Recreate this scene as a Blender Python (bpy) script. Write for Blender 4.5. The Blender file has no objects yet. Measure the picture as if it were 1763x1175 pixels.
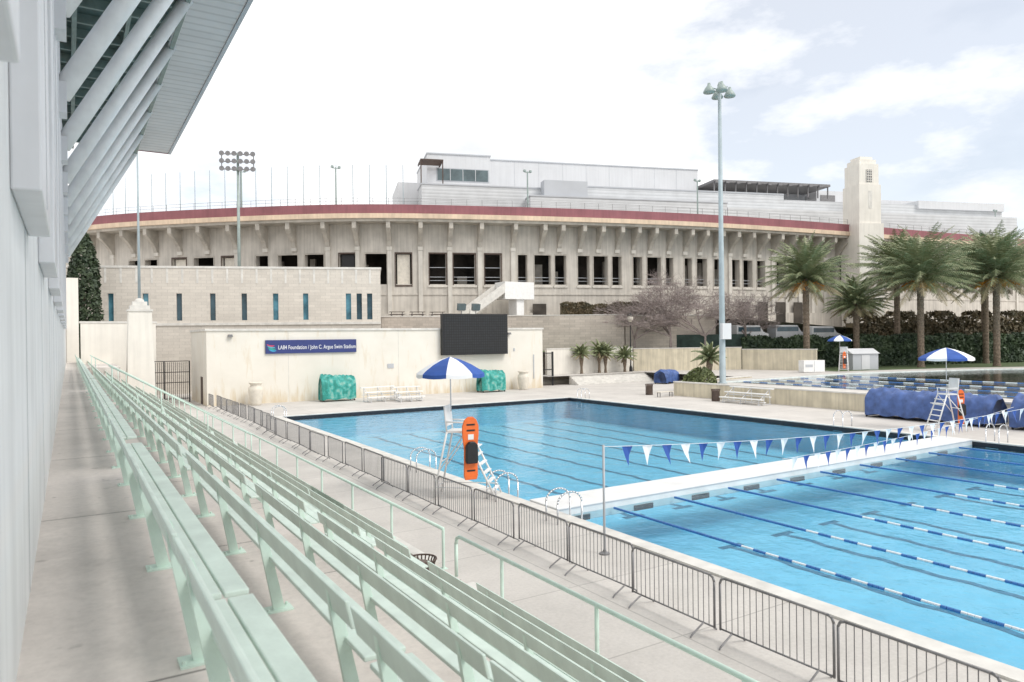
import bpy, math, random, bisect
from mathutils import Vector as V, Matrix
random.seed(7)
scene=bpy.context.scene
COL=scene.collection
rad=math.radians
# ------------------------------------------------------------------ camera
a=rad(31.8);p=rad(-.21);th=rad(.7)
F=V((math.sin(a)*math.cos(p),math.cos(a)*math.cos(p),math.sin(p)))
R0=V((math.cos(a),-math.sin(a),0));U0=R0.cross(F)
R=R0*math.cos(th)-U0*math.sin(th);U=U0*math.cos(th)+R0*math.sin(th)
cd=bpy.data.cameras.new("camera");cam=bpy.data.objects.new("camera",cd);COL.objects.link(cam)
cam.matrix_world=Matrix(((R.x,U.x,-F.x,0),(R.y,U.y,-F.y,0),(R.z,U.z,-F.z,5.2),(0,0,0,1)))
cd.sensor_width=36;cd.lens=25.1;cd.clip_start=.05;cd.clip_end=5000
cd.dof.use_dof=True;cd.dof.focus_distance=32;cd.dof.aperture_fstop=2.8
scene.camera=cam
scene.view_settings.view_transform='Standard'
scene.view_settings.look='None'
scene.view_settings.exposure=0
# ------------------------------------------------------------------ materials
def newmat(name):
    m=bpy.data.materials.new(name);m.use_nodes=True
    nt=m.node_tree;b=nt.nodes["Principled BSDF"];return m,nt,b
def coord(nt,scale=(1,1,1),kind='Object'):
    tc=nt.nodes.new('ShaderNodeTexCoord');mp=nt.nodes.new('ShaderNodeMapping')
    mp.inputs['Scale'].default_value=scale
    nt.links.new(tc.outputs[kind],mp.inputs[0]);return mp.outputs[0]
def noise(nt,vec,scale,detail=4,rough=.55):
    n=nt.nodes.new('ShaderNodeTexNoise');n.inputs['Scale'].default_value=scale
    n.inputs['Detail'].default_value=detail;n.inputs['Roughness'].default_value=rough
    nt.links.new(vec,n.inputs['Vector']);return n.outputs['Fac']
def ramp(nt,fac,stops):
    r=nt.nodes.new('ShaderNodeValToRGB');e=r.color_ramp.elements
    while len(e)<len(stops): e.new(.5)
    for i,(q,c) in enumerate(stops):
        e[i].position=q;e[i].color=(c[0],c[1],c[2],1) if hasattr(c,'__len__') else (c,c,c,1)
    nt.links.new(fac,r.inputs[0]);return r.outputs[0]
def mixc(nt,fac,A,B,mode='MIX'):
    m=nt.nodes.new('ShaderNodeMix');m.data_type='RGBA';m.blend_type=mode
    for s,x in ((0,fac),(6,A),(7,B)):
        if isinstance(x,(int,float)): m.inputs[s].default_value=x
        elif isinstance(x,tuple): m.inputs[s].default_value=(x[0],x[1],x[2],1)
        else: nt.links.new(x,m.inputs[s])
    return m.outputs[2]
def bump(nt,b,h,strength=.3,dist=.02):
    n=nt.nodes.new('ShaderNodeBump');n.inputs['Strength'].default_value=strength;n.inputs['Distance'].default_value=dist
    nt.links.new(h,n.inputs['Height']);nt.links.new(n.outputs[0],b.inputs['Normal'])
def mat(name,c,rough=.7,var=.12,scale=3,metal=0,streak=0,bmp=.15,fine=40):
    m,nt,b=newmat(name);v=coord(nt)
    n=noise(nt,v,scale,5)
    d=tuple(x*(1-var*1.6) for x in c);l=tuple(min(1,x*(1+var)) for x in c)
    col=ramp(nt,n,[(.3,d),(.7,l)])
    if streak:
        v2=coord(nt,(2.2,2.2,.12));s=noise(nt,v2,1.5,6,.6)
        s=ramp(nt,s,[(.38,1-streak),(.6,1.0)])
        col=mixc(nt,1.0,col,s,'MULTIPLY')
    nt.links.new(col,b.inputs['Base Color'])
    b.inputs['Roughness'].default_value=rough;b.inputs['Metallic'].default_value=metal
    if bmp: bump(nt,b,noise(nt,v,fine,3),bmp,.01)
    return m
M={}
def joints(name,c,size,var=.12,mortar=.012,dark=.6,stain=.25,rough=.85,axis=None,offset=0,bw=1.0,rh=1.0,spots=0):
    m,nt,b=newmat(name)
    tc=nt.nodes.new('ShaderNodeTexCoord')
    vec=tc.outputs['Object']
    if axis=='wall':
        sp=nt.nodes.new('ShaderNodeSeparateXYZ');nt.links.new(vec,sp.inputs[0])
        ad=nt.nodes.new('ShaderNodeMath');ad.operation='ADD';nt.links.new(sp.outputs[0],ad.inputs[0]);nt.links.new(sp.outputs[1],ad.inputs[1])
        cb=nt.nodes.new('ShaderNodeCombineXYZ');nt.links.new(ad.outputs[0],cb.inputs[0]);nt.links.new(sp.outputs[2],cb.inputs[1]);bv=cb.outputs[0]
    else: bv=vec
    bt=nt.nodes.new('ShaderNodeTexBrick');bt.offset=offset;bt.inputs['Scale'].default_value=1/size
    bt.inputs['Mortar Size'].default_value=mortar;bt.inputs['Brick Width'].default_value=bw;bt.inputs['Row Height'].default_value=rh
    bt.inputs['Mortar Smooth'].default_value=.2;bt.inputs['Bias'].default_value=0
    nt.links.new(bv,bt.inputs['Vector'])
    bt.inputs['Color1'].default_value=(*[x*(1+var*.5) for x in c],1);bt.inputs['Color2'].default_value=(*[x*(1-var*.5) for x in c],1)
    bt.inputs['Mortar'].default_value=(*[x*dark for x in c],1)
    n=noise(nt,vec,.35,8,.65);s=ramp(nt,n,[(.3,1-stain),(.62,1.05)])
    col=mixc(nt,1.0,bt.outputs['Color'],s,'MULTIPLY')
    n2=noise(nt,vec,14,5,.7);s2=ramp(nt,n2,[(.3,.9),(.6,1.03)])
    col=mixc(nt,1.0,col,s2,'MULTIPLY')
    if spots:
        n3=noise(nt,vec,5.5,2,.5);s3=ramp(nt,n3,[(.70,1.0),(.76,1-spots)]);col=mixc(nt,1.0,col,s3,'MULTIPLY')
        n4=noise(nt,vec,1.3,6,.7);s4=ramp(nt,n4,[(.32,1-spots*.45),(.5,1.0)]);col=mixc(nt,1.0,col,s4,'MULTIPLY')
    nt.links.new(col,b.inputs['Base Color']);b.inputs['Roughness'].default_value=rough
    bump(nt,b,n2,.2,.01);return m
M['deck']=joints('deck_concrete',(.57,.54,.505),3.0,.06,.006,.72,.14,spots=.12)
M['walk']=joints('walkway_concrete',(.66,.61,.57),4.2,.05,.003,.4,.12,spots=.25)
M['grass']=mat('grass',(.09,.13,.05),.95,.3,2)
M['coping']=mat('coping_concrete',(.68,.66,.62),.7,.1,2)
M['white']=mat('white_paint',(.82,.82,.81),.45,.05,3,bmp=.05)
M['bulk']=mat('bulkhead_white',(.74,.74,.73),.5,.08,1.2,bmp=.1)
M['green']=mat('pale_green_paint',(.66,.775,.705),.5,.07,2.5,streak=.10,bmp=.12)
M['greenr']=mat('pale_green_rail_paint',(.62,.77,.685),.45,.05,5)
M['wall']=mat('painted_wall',(.78,.79,.795),.75,.05,1.2,streak=.10,bmp=.1,fine=12)
M['clad']=mat('metal_cladding',(.70,.715,.745),.4,.04,2,metal=.1,streak=.06,bmp=0)
M['strut']=mat('strut_paint',(.86,.87,.88),.4,.06,2,streak=.05,bmp=0)
M['darkgreen']=mat('dark_green_steel',(.08,.12,.11),.6,.2,2)
M['greenbeam']=mat('green_steel_beam',(.20,.26,.24),.5,.15,2)
M['cream']=mat('cream_wall_paint',(.80,.765,.70),.8,.04,.6,streak=.07,fine=20)
M['yellow']=mat('yellow_wall_paint',(.72,.65,.50),.85,.10,.8,streak=.2,fine=20)
M['concrete']=mat('stadium_concrete',(.62,.58,.52),.9,.10,.5,streak=.17,fine=6)
M['concrete2']=mat('pilaster_concrete',(.67,.635,.575),.9,.08,.7,streak=.12,fine=6)
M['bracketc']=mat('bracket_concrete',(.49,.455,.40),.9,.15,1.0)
M['maroon']=mat('maroon_paint',(.30,.115,.13),.75,.10,.5,streak=.12)
M['tan']=mat('tan_cornice_paint',(.74,.58,.43),.8,.1,.6,streak=.12)
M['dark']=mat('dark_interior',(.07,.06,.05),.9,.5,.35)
M['black']=mat('black_paint',(.015,.015,.017),.5,.2,4,bmp=0)
M['blacktile']=mat('black_tile',(.02,.022,.03),.3,.2,6,bmp=0)
M['panelw']=mat('white_panel',(.66,.67,.69),.6,.03,.3,streak=.05,bmp=0)
M['panelg']=mat('grey_panel',(.48,.50,.53),.6,.04,.3,bmp=0)
M['glass']=mat('window_glass',(.05,.10,.13),.08,.3,.8,bmp=0)
M['glassg']=mat('green_window_glass',(.11,.15,.16),.15,.2,.8,bmp=0)
M['steel']=mat('galvanised_steel',(.23,.225,.23),.45,.15,6,metal=.3,bmp=0)
M['chrome']=mat('stainless_steel',(.66,.67,.69),.2,.05,6,metal=.8,bmp=0)
M['polegrey']=mat('grey_pole_paint',(.36,.43,.46),.5,.1,1)
M['lampm']=mat('floodlight_housing',(.30,.36,.34),.4,.1,2)
M['navy']=mat('navy_sign',(.035,.05,.19),.4,.05,2,bmp=0)
M['blue']=mat('blue_fabric',(.035,.10,.38),.8,.10,3)
M['bluet']=mat('blue_tarp',(.07,.13,.34),.5,.25,2.5,bmp=.8,fine=4)
M['whitef']=mat('white_fabric',(.82,.83,.85),.8,.03,3)
M['orange']=mat('orange_plastic',(.85,.17,.03),.4,.06,4,bmp=0)
M['ropeblue']=mat('rope_blue_plastic',(.06,.19,.48),.4,.08,4,bmp=0)
M['ropewhite']=mat('rope_white_plastic',(.84,.86,.88),.4,.04,4,bmp=0)
M['brown']=mat('brown_metal',(.085,.055,.042),.6,.2,4)
M['urn']=mat('urn_stone',(.74,.69,.60),.8,.08,3)
M['bark']=mat('palm_bark',(.20,.155,.115),.95,.35,7,bmp=.9,fine=9)
M['twig']=mat('twig_bark',(.30,.25,.235),.9,.2,4)
M['fruit']=mat('palm_fruit',(.72,.31,.05),.8,.3,6)
def leafmat(name,stops,scale=1.2):
    m,nt,b=newmat(name);v=coord(nt);n=noise(nt,v,scale,3)
    nt.links.new(ramp(nt,n,stops),b.inputs['Base Color']);b.inputs['Roughness'].default_value=.55
    return m
M['teal']=leafmat('teal_mesh_cover',[(.42,(.02,.24,.20)),(.52,(.04,.36,.32)),(.64,(.22,.46,.40))],2.2)
M['frond']=leafmat('palm_leaf',[(.3,(.12,.15,.07)),(.55,(.235,.265,.14)),(.75,(.41,.41,.26))],1.0)
M['deadfrond']=leafmat('dry_palm_leaf',[(.3,(.24,.20,.11)),(.7,(.38,.32,.20))],1.0)
M['cypress']=leafmat('cypress_leaf',[(.3,(.02,.04,.02)),(.7,(.06,.085,.04))],1.5)
M['hedge']=leafmat('hedge_leaf',[(.3,(.025,.048,.027)),(.7,(.09,.13,.065))],.7)
M['hedgeb']=leafmat('bronze_hedge_leaf',[(.3,(.07,.065,.035)),(.7,(.16,.12,.065))],1)
M['bush']=leafmat('bush_leaf',[(.3,(.08,.105,.035)),(.7,(.21,.24,.10))],1)
M['block']=joints('tan_block_masonry',(.62,.575,.515),.62,.12,.02,.82,.07,axis='wall',offset=.5,bw=1.0,rh=.5)
M['blockd']=joints('brown_block_masonry',(.50,.445,.39),.62,.2,.025,.8,.15,axis='wall',offset=.5,bw=1.0,rh=.5)
def ribmat(name,c,sc,axis,dark=.75):
    m,nt,b=newmat(name);tc=nt.nodes.new('ShaderNodeTexCoord')
    w=nt.nodes.new('ShaderNodeTexWave');w.bands_direction=axis;w.inputs['Scale'].default_value=sc;w.inputs['Distortion'].default_value=0
    nt.links.new(tc.outputs['Object'],w.inputs[0])
    col=ramp(nt,w.outputs['Fac'],[(.0,tuple(x*dark for x in c)),(.25,c)])
    n=noise(nt,tc.outputs['Object'],.6,5);col=mixc(nt,1.0,col,ramp(nt,n,[(.3,.9),(.7,1.05)]),'MULTIPLY')
    nt.links.new(col,b.inputs['Base Color']);b.inputs['Roughness'].default_value=.5;bump(nt,b,w.outputs['Fac'],.4,.03);return m
M['soffit']=ribmat('ribbed_metal_soffit',(.60,.60,.61),.55,'Y',.78)
M['louver']=ribmat('louvred_panel',(.62,.635,.65),.62,'Z',.82)
def screenmat():
    m,nt,b=newmat('led_screen');tc=nt.nodes.new('ShaderNodeTexCoord')
    bt=nt.nodes.new('ShaderNodeTexBrick');bt.offset=0;bt.inputs['Scale'].default_value=1/.25;bt.inputs['Brick Width'].default_value=1;bt.inputs['Row Height'].default_value=1
    bt.inputs['Mortar Size'].default_value=.1
    sp=nt.nodes.new('ShaderNodeSeparateXYZ');cb=nt.nodes.new('ShaderNodeCombineXYZ');nt.links.new(tc.outputs['Object'],sp.inputs[0]);nt.links.new(sp.outputs[0],cb.inputs[0]);nt.links.new(sp.outputs[2],cb.inputs[1]);nt.links.new(cb.outputs[0],bt.inputs['Vector'])
    bt.inputs['Color1'].default_value=(.022,.024,.027,1);bt.inputs['Color2'].default_value=(.027,.029,.033,1);bt.inputs['Mortar'].default_value=(.013,.013,.013,1)
    nt.links.new(bt.outputs['Color'],b.inputs['Base Color']);b.inputs['Roughness'].default_value=.8;return m
M['screen']=screenmat()
def poolfloor(name,c0,c1):
    m,nt,b=newmat(name);v=coord(nt)
    n=noise(nt,v,.25,3);col=ramp(nt,n,[(.3,c0),(.7,c1)])
    n2=noise(nt,v,1.4,5,.65);col=mixc(nt,1.0,col,ramp(nt,n2,[(.35,.93),(.65,1.05)]),'MULTIPLY')
    nt.links.new(col,b.inputs['Base Color']);b.inputs['Roughness'].default_value=.8;return m
M['pfloor']=poolfloor('pool_plaster',(.19,.54,.73),(.26,.62,.79))
M['pfloor2']=poolfloor('pale_pool_plaster',(.36,.68,.78),(.44,.74,.82))
def watermat(name,ior):
    m=bpy.data.materials.new(name);m.use_nodes=True;nt=m.node_tree;nt.nodes.clear()
    out=nt.nodes.new('ShaderNodeOutputMaterial');mx=nt.nodes.new('ShaderNodeMixShader')
    tr=nt.nodes.new('ShaderNodeBsdfTransparent');tr.inputs[0].default_value=(.83,.95,.985,1)
    gl=nt.nodes.new('ShaderNodeBsdfGlossy');gl.inputs['Roughness'].default_value=.03
    fr=nt.nodes.new('ShaderNodeFresnel');fr.inputs[0].default_value=ior
    v=coord(nt,(1,1,1));n1=noise(nt,v,1.1,3);n2=noise(nt,v,5,3)
    ad=nt.nodes.new('ShaderNodeMath');ad.operation='MULTIPLY_ADD';nt.links.new(n2,ad.inputs[0]);ad.inputs[1].default_value=.3;nt.links.new(n1,ad.inputs[2])
    bp=nt.nodes.new('ShaderNodeBump');bp.inputs['Strength'].default_value=.4;bp.inputs['Distance'].default_value=.12
    nt.links.new(ad.outputs[0],bp.inputs['Height'])
    nt.links.new(bp.outputs[0],gl.inputs['Normal']);nt.links.new(bp.outputs[0],fr.inputs['Normal'])
    nt.links.new(fr.outputs[0],mx.inputs[0]);nt.links.new(tr.outputs[0],mx.inputs[1]);nt.links.new(gl.outputs[0],mx.inputs[2])
    nt.links.new(mx.outputs[0],out.inputs[0]);return m
M['water']=watermat('pool_water',1.24)
M['water2']=watermat('shallow_pool_water',1.06)
# ------------------------------------------------------------------ mesh builder
class MB:
    def __init__(s): s.v=[];s.f=[];s.m=[]
    def add(s,vs,fs,m=0):
        o=len(s.v);s.v+=[tuple(x) for x in vs];s.f+=[tuple(i+o for i in f) for f in fs];s.m+=[m]*len(fs);return s
    def quad(s,*p,m=0): return s.add(p,[tuple(range(len(p)))],m)
    def box(s,x0,y0,z0,x1,y1,z1,m=0):
        x0,x1=min(x0,x1),max(x0,x1);y0,y1=min(y0,y1),max(y0,y1);z0,z1=min(z0,z1),max(z0,z1)
        return s.add([(x0,y0,z0),(x1,y0,z0),(x1,y1,z0),(x0,y1,z0),(x0,y0,z1),(x1,y0,z1),(x1,y1,z1),(x0,y1,z1)],
          [(3,2,1,0),(4,5,6,7),(0,1,5,4),(1,2,6,5),(2,3,7,6),(3,0,4,7)],m)
    def fbox(s,O,u,n,s0,s1,n0,n1,z0,z1,m=0):
        P=lambda i,j,z:(O[0]+u[0]*i+n[0]*j,O[1]+u[1]*i+n[1]*j,z)
        vs=[P(s0,n0,z0),P(s1,n0,z0),P(s1,n1,z0),P(s0,n1,z0),P(s0,n0,z1),P(s1,n0,z1),P(s1,n1,z1),P(s0,n1,z1)]
        return s.add(vs,[(3,2,1,0),(4,5,6,7),(0,1,5,4),(1,2,6,5),(2,3,7,6),(3,0,4,7)],m)
    def tube(s,A,B,r,n=8,m=0,r2=None):
        A=V(A);B=V(B);d=B-A
        if d.length<1e-6: return s
        d.normalize();x=d.orthogonal().normalized();y=d.cross(x);r2=r if r2 is None else r2
        vs=[];
        for c,q in ((A,r),(B,r2)):
            for i in range(n):
                t=2*math.pi*i/n;vs.append(c+x*(q*math.cos(t))+y*(q*math.sin(t)))
        fs=[(i,(i+1)%n,n+(i+1)%n,n+i) for i in range(n)]+[tuple(range(n-1,-1,-1)),tuple(range(n,2*n))]
        return s.add(vs,fs,m)
    def path(s,pts,r,n=8,m=0):
        for i in range(len(pts)-1): s.tube(pts[i],pts[i+1],r,n,m)
        return s
    def lathe(s,prof,n=16,m=0,c=(0,0,0)):
        vs=[];fs=[]
        for r,z in prof:
            for i in range(n):
                t=2*math.pi*i/n;vs.append((c[0]+r*math.cos(t),c[1]+r*math.sin(t),c[2]+z))
        for k in range(len(prof)-1):
            for i in range(n): fs.append((k*n+i,k*n+(i+1)%n,(k+1)*n+(i+1)%n,(k+1)*n+i))
        fs.append(tuple(range(n-1,-1,-1)));fs.append(tuple((len(prof)-1)*n+i for i in range(n)))
        return s.add(vs,fs,m)
    def prism(s,poly,ext,m=0):
        n=len(poly);e=V(ext);vs=[V(q) for q in poly]+[V(q)+e for q in poly]
        return s.add(vs,[tuple(range(n-1,-1,-1)),tuple(range(n,2*n))]+[(i,(i+1)%n,n+(i+1)%n,n+i) for i in range(n)],m)
    def ob(s,name,mats,parent=None,smooth=False,world=False):
        me=bpy.data.meshes.new(name);vs=s.v
        if world and parent is not None:
            L=parent.location;vs=[(q[0]-L.x,q[1]-L.y,q[2]-L.z) for q in s.v]
        me.from_pydata(vs,[],s.f)
        for k in mats: me.materials.append(M[k] if isinstance(k,str) else k)
        me.polygons.foreach_set('material_index',s.m)
        if smooth: me.polygons.foreach_set('use_smooth',[True]*len(s.f))
        me.update()
        o=bpy.data.objects.new(name,me);COL.objects.link(o)
        if parent is not None: o.parent=parent
        return o
def meta(o,label,cat,group=None):
    o["label"]=label;o["category"]=cat
    if group: o["group"]=group
    return o
def T(name,loc,label,cat,group=None,rot=0):
    e=bpy.data.objects.new(name,None);e.empty_display_size=.3;COL.objects.link(e)
    e.location=loc;e.rotation_euler=(0,0,rot);return meta(e,label,cat,group)
def struct(o,kind="structure"): o["kind"]=kind;return o
def dup(root,loc,rot=None,scale=None,label=None):
    def rec(o,par):
        c=o.copy();COL.objects.link(c)
        if par is not None: c.parent=par
        for ch in list(o.children): rec(ch,c)
        return c
    c=rec(root,None);c.location=loc
    if rot is not None: c.rotation_euler=(0,0,rot)
    if scale is not None: c.scale=(scale,)*3
    if label: c["label"]=label
    return c
def bevel(o,w=.01,seg=2):
    b=o.modifiers.new('bevel','BEVEL');b.width=w;b.segments=seg;b.limit_method='ANGLE';return o
# ------------------------------------------------------------------ world & sun
w=bpy.data.worlds.new("World");scene.world=w;w.use_nodes=True;nt=w.node_tree
bg=nt.nodes['Background'];bg.inputs[1].default_value=.15
SEL=50;SAZ=152
sky=nt.nodes.new('ShaderNodeTexSky');sky.sky_type='NISHITA';sky.sun_disc=False
sky.sun_elevation=rad(SEL);sky.sun_rotation=rad(SAZ)
tc=nt.nodes.new('ShaderNodeTexCoord');mp=nt.nodes.new('ShaderNodeMapping');mp.inputs['Scale'].default_value=(1,1,2.4);mp.inputs['Location'].default_value=(.35,.1,.2)
nt.links.new(tc.outputs['Generated'],mp.inputs[0])
n=noise(nt,mp.outputs[0],2.4,7,.6)
# an opening in the cloud deck to the east
dp=nt.nodes.new('ShaderNodeVectorMath');dp.operation='DOT_PRODUCT';nt.links.new(tc.outputs['Generated'],dp.inputs[0]);dp.inputs[1].default_value=(.859,.403,.316)
mr=nt.nodes.new('ShaderNodeMapRange');mr.inputs[1].default_value=.95;mr.inputs[2].default_value=1.0;mr.inputs[3].default_value=0;mr.inputs[4].default_value=-.16
nt.links.new(dp.outputs['Value'],mr.inputs[0])
ad=nt.nodes.new('ShaderNodeMath');ad.operation='ADD';nt.links.new(n,ad.inputs[0]);nt.links.new(mr.outputs[0],ad.inputs[1])
fac=ramp(nt,ad.outputs[0],[(.34,.52),(.47,1.0)])
n3=noise(nt,mp.outputs[0],3.0,6,.55)
cl=ramp(nt,n3,[(.3,(6.35,6.5,6.75)),(.52,(8.4,8.4,8.4))])
nt.links.new(mixc(nt,fac,sky.outputs[0],cl),bg.inputs[0])
sd=bpy.data.lights.new('sun','SUN');sun=bpy.data.objects.new('sun',sd);COL.objects.link(sun)
sd.energy=2.1;sd.angle=rad(24);sd.color=(1,.96,.90)
az=rad(SAZ);dv=V((math.sin(az)*math.cos(rad(SEL)),math.cos(az)*math.cos(rad(SEL)),math.sin(rad(SEL))))
sun.rotation_euler=dv.to_track_quat('Z','Y').to_euler();sun.location=dv*100
# ------------------------------------------------------------------ ground & pools
PX0,PX1,PY0,PY1=12.3,36.7,-26,49.9
g=MB();xs=[-1500,PX0,PX1,1800];ys=[-1500,PY0,PY1,2000]
for i in range(3):
    for j in range(3):
        if i==1 and j==1: continue
        g.quad((xs[i],ys[j],0),(xs[i+1],ys[j],0),(xs[i+1],ys[j+1],0),(xs[i],ys[j+1],0))
struct(g.ob('ground',['deck']))
def basin(name,poly,zt,zb,mk='pfloor'):
    b=MB();n=len(poly)
    b.quad(*[(x,y,zb) for x,y in poly],m=0)
    for i in range(n):
        A=poly[i];B=poly[(i+1)%n]
        b.quad((*A,zb),(*B,zb),(*B,zt-.3),(*A,zt-.3),m=0)
        b.quad((*A,zt-.3),(*B,zt-.3),(*B,zt),(*A,zt),m=1)
    return struct(b.ob(name,[mk,'blacktile' if mk=='pfloor' else 'coping']))
WZ=-.16
basin('pool_basin',[(PX0,PY0),(PX1,PY0),(PX1,PY1),(PX0,PY1)],-.002,-1.7)
lm=MB()
ropesX=[14.45+2.6*k for k in range(9)]
def wob(x,y): return .05*math.sin(y*2.3+x*1.7)+.035*math.sin(y*5.1+x*3.3)  # ripple refraction put into the shape: straight lane lines bent sideways
for k in range(10):
    x=13.15+2.6*k
    if x>36.3: break
    for y0,y1 in ((-24,16.0),(21,48.2)):
        n_=160
        for i in range(n_):
            ya=y0+(y1-y0)*i/n_;yb=y0+(y1-y0)*(i+1)/n_;wa=wob(x,ya);wb=wob(x,yb)
            lm.quad((x-.12+wa,ya,-1.69),(x+.12+wa,ya,-1.69),(x+.12+wb,yb,-1.69),(x-.12+wb,yb,-1.69))
        lm.quad((x-.5,y1,-1.69),(x+.5,y1,-1.69),(x+.5,y1+.25,-1.69),(x-.5,y1+.25,-1.69))
        lm.quad((x-.5,y0-.25,-1.69),(x+.5,y0-.25,-1.69),(x+.5,y0,-1.69),(x-.5,y0,-1.69))
M['laneline']=mat('lane_line_tile',(.07,.22,.34),.5,.2,3,bmp=0)
struct(lm.ob('pool_lane_lines',['laneline']))
b=MB();b.quad((PX0,PY0,WZ),(PX1,PY0,WZ),(PX1,PY1,WZ),(PX0,PY1,WZ));struct(b.ob('water',['water']))
cp=MB()
for (x0,y0,x1,y1) in ((PX0-.45,PY0-.45,PX0,PY1+.45),(PX1,PY0-.45,PX1+.45,PY1+.45),(PX0,PY1,PX1,PY1+.45)):
    cp.box(x0,y0,.004,x1,y1,.05)
struct(cp.ob('pool_coping_pavement',['coping']))
bk=T('pool_bulkhead',(24.5,18.3,-.3),"white floating bulkhead walkway dividing the lap pool","bulkhead")
b=MB();b.box(PX0+.02,17.45,-.40,PX1-.02,18.95,.10)
bevel(b.ob('deck_slab',['bulk'],bk,world=True),.03)
for k in range(10):
    x=13.15+2.6*k
    if x<36.3:
        b=MB();b.box(x-.40,17.41,-.39,x+.40,17.449,-.22);b.ob('turning_target',['blacktile'],bk,world=True)
b=MB();b.box(PX0+.02,17.435,.02,PX1-.02,17.449,.05);b.ob('edge_trim',['panelg'],bk,world=True)
def rope_mesh(L,blue_first,alt,r,seg,ns=8,fill=.86):
    b=MB();y=0
    b.tube((0,0,0),(0,-L,0),.008,5,2)
    while y<L:
        mi=1 if y<blue_first else 1-int((y-blue_first)/alt)%2
        b.tube((0,-y,0),(0,-(y+seg*fill),0),r,ns,mi);y+=seg
    return b
root=T('lane_rope',(ropesX[0],17.35,WZ+.01),"blue and white floating lane rope stretched across the lap pool","lane rope","lane ropes in the lap pool")
rope_mesh(36,4.6,.375,.036,.125).ob('float_line',['ropewhite','ropeblue','steel'],root)
for x in ropesX[1:]: dup(root,(x,17.35,WZ+.01))
# ------------------------------------------------------------------ upper pool terrace (z = 1)
inner=[(50.5,5),(50.5,45.5),(60,46),(66,46.3),(72,46.5),(90,41.5),(110,30),(110,5)]
outer=[(45.6,-20),(45.6,46),(58,48),(58,63.6),(90,85),(150,85),(190,30),(190,-20)]
t=MB()
for i in range(8):
    j=(i+1)%8;t.quad((*outer[i],1),(*outer[j],1),(*inner[j],1),(*inner[i],1))
struct(t.ob('terrace_pavement',['deck']))
t=MB();t.quad((58,63.6,1.002),(58,67,1.002),(44,67,1.002),(44,63.6,1.002));t.quad((58,67,1.002),(58,63.6,1.002),(62,63.6,1.004),(62,67,1.004))
struct(t.ob('landing_pavement',['deck']))
basin('upper_pool_basin',inner,.998,.35,'pfloor2')
b=MB();b.quad(*[(x,y,.90) for x,y in inner]);struct(b.ob('upper_pool_water',['water2']))
t=MB();t.quad((74,49.5,1.01),(92,44.5,1.01),(118,30,1.01),(150,60,1.01),(100,66,1.01),(76,56,1.01));struct(t.ob('grass',['grass']))
rt=T('lane_rope',(53.5,45.3,.91),"blue and white lane rope on the upper pool","lane rope","lane ropes in the upper pool")
rope_mesh(40,0,.9,.028,.45,6,.95).ob('float_line',['ropewhite','ropeblue','steel'],rt)
for x in (57.5,62,68): dup(rt,(x,45.4,.91))
def wallseg(b,A,B,z0,z1,t=.3,m=0,cap=0):
    A=V((A[0],A[1],0));B=V((B[0],B[1],0));d=(B-A);L=d.length;d.normalize();n=V((-d.y,d.x,0))
    b.fbox(A,d,n,0,L,-t/2,t/2,z0,z1,m)
    if cap: b.fbox(A,d,n,-.04,L+.04,-t/2-.05,t/2+.05,z1,z1+.1,cap)
yw=MB()
wallseg(yw,(45.4,-20),(45.4,46),0,1.15,.3,0,1)
wallseg(yw,(45.6,46.1),(57.8,48.1),0,1.1,.3,0,1)
meta(yw.ob('retaining_wall',['yellow','coping']),"low yellow retaining wall with pale concrete cap","wall")
yw=MB();wallseg(yw,(46.2,67.2),(59,67.2),1,3.9,.4,0,1)
meta(yw.ob('planter_wall',['cream','coping']),"tall cream planter wall beside the broad steps","wall")
yw=MB();wallseg(yw,(59.3,67.2),(71,60.5),1,3.7,.4,0,1);wallseg(yw,(71.1,60.3),(74,52),1,3.45,.4,0,1)
meta(yw.ob('planter_wall',['yellow','coping']),"yellow planter wall beside the upper pool","wall")
t=MB();t.quad((46.4,67.4,3.6),(59,67.4,3.6),(71,60.8,3.6),(76,54,3.2),(100,64,3.0),(80,72,3.6),(60,72,3.6),(46.4,78,3.6));struct(t.ob('planting_bed_terrain',['grass']))
M['plateau']=mat('plateau_paving',(.46,.42,.38),.9,.15,.6)
t=MB()
t.quad((26,79.5,7.8),(46.5,76.5,7.8),(60,70,7.8),(72,66,7.6),(84,64,7.0),(60,100,7.8),(10,120,7.8))
t.quad((84,64,7.0),(110,58,5.0),(190,50,4.0),(190,100,4.0),(60,100,7.8))
struct(t.ob('plateau_terrain',['plateau']))
rw=MB();wallseg(rw,(31,79),(46.5,76.3),0,7.9,.4,0,1);wallseg(rw,(46.6,76.2),(60,69.7),0,8.0,.4,0,1);wallseg(rw,(60.1,69.6),(72,65.6),3,7.9,.4,0,1)
meta(rw.ob('retaining_wall',['blockd','coping']),"brown block retaining wall below the stadium plateau","wall")
st=MB()
for i in range(6): st.box(47,62.2+.3*i,.004,58,63.9 if i==5 else 62.5+.3*i,.004+(i+1)*.163)
meta(st.ob('steps',['coping']),"six broad concrete steps up from the pool deck","steps")
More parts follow.
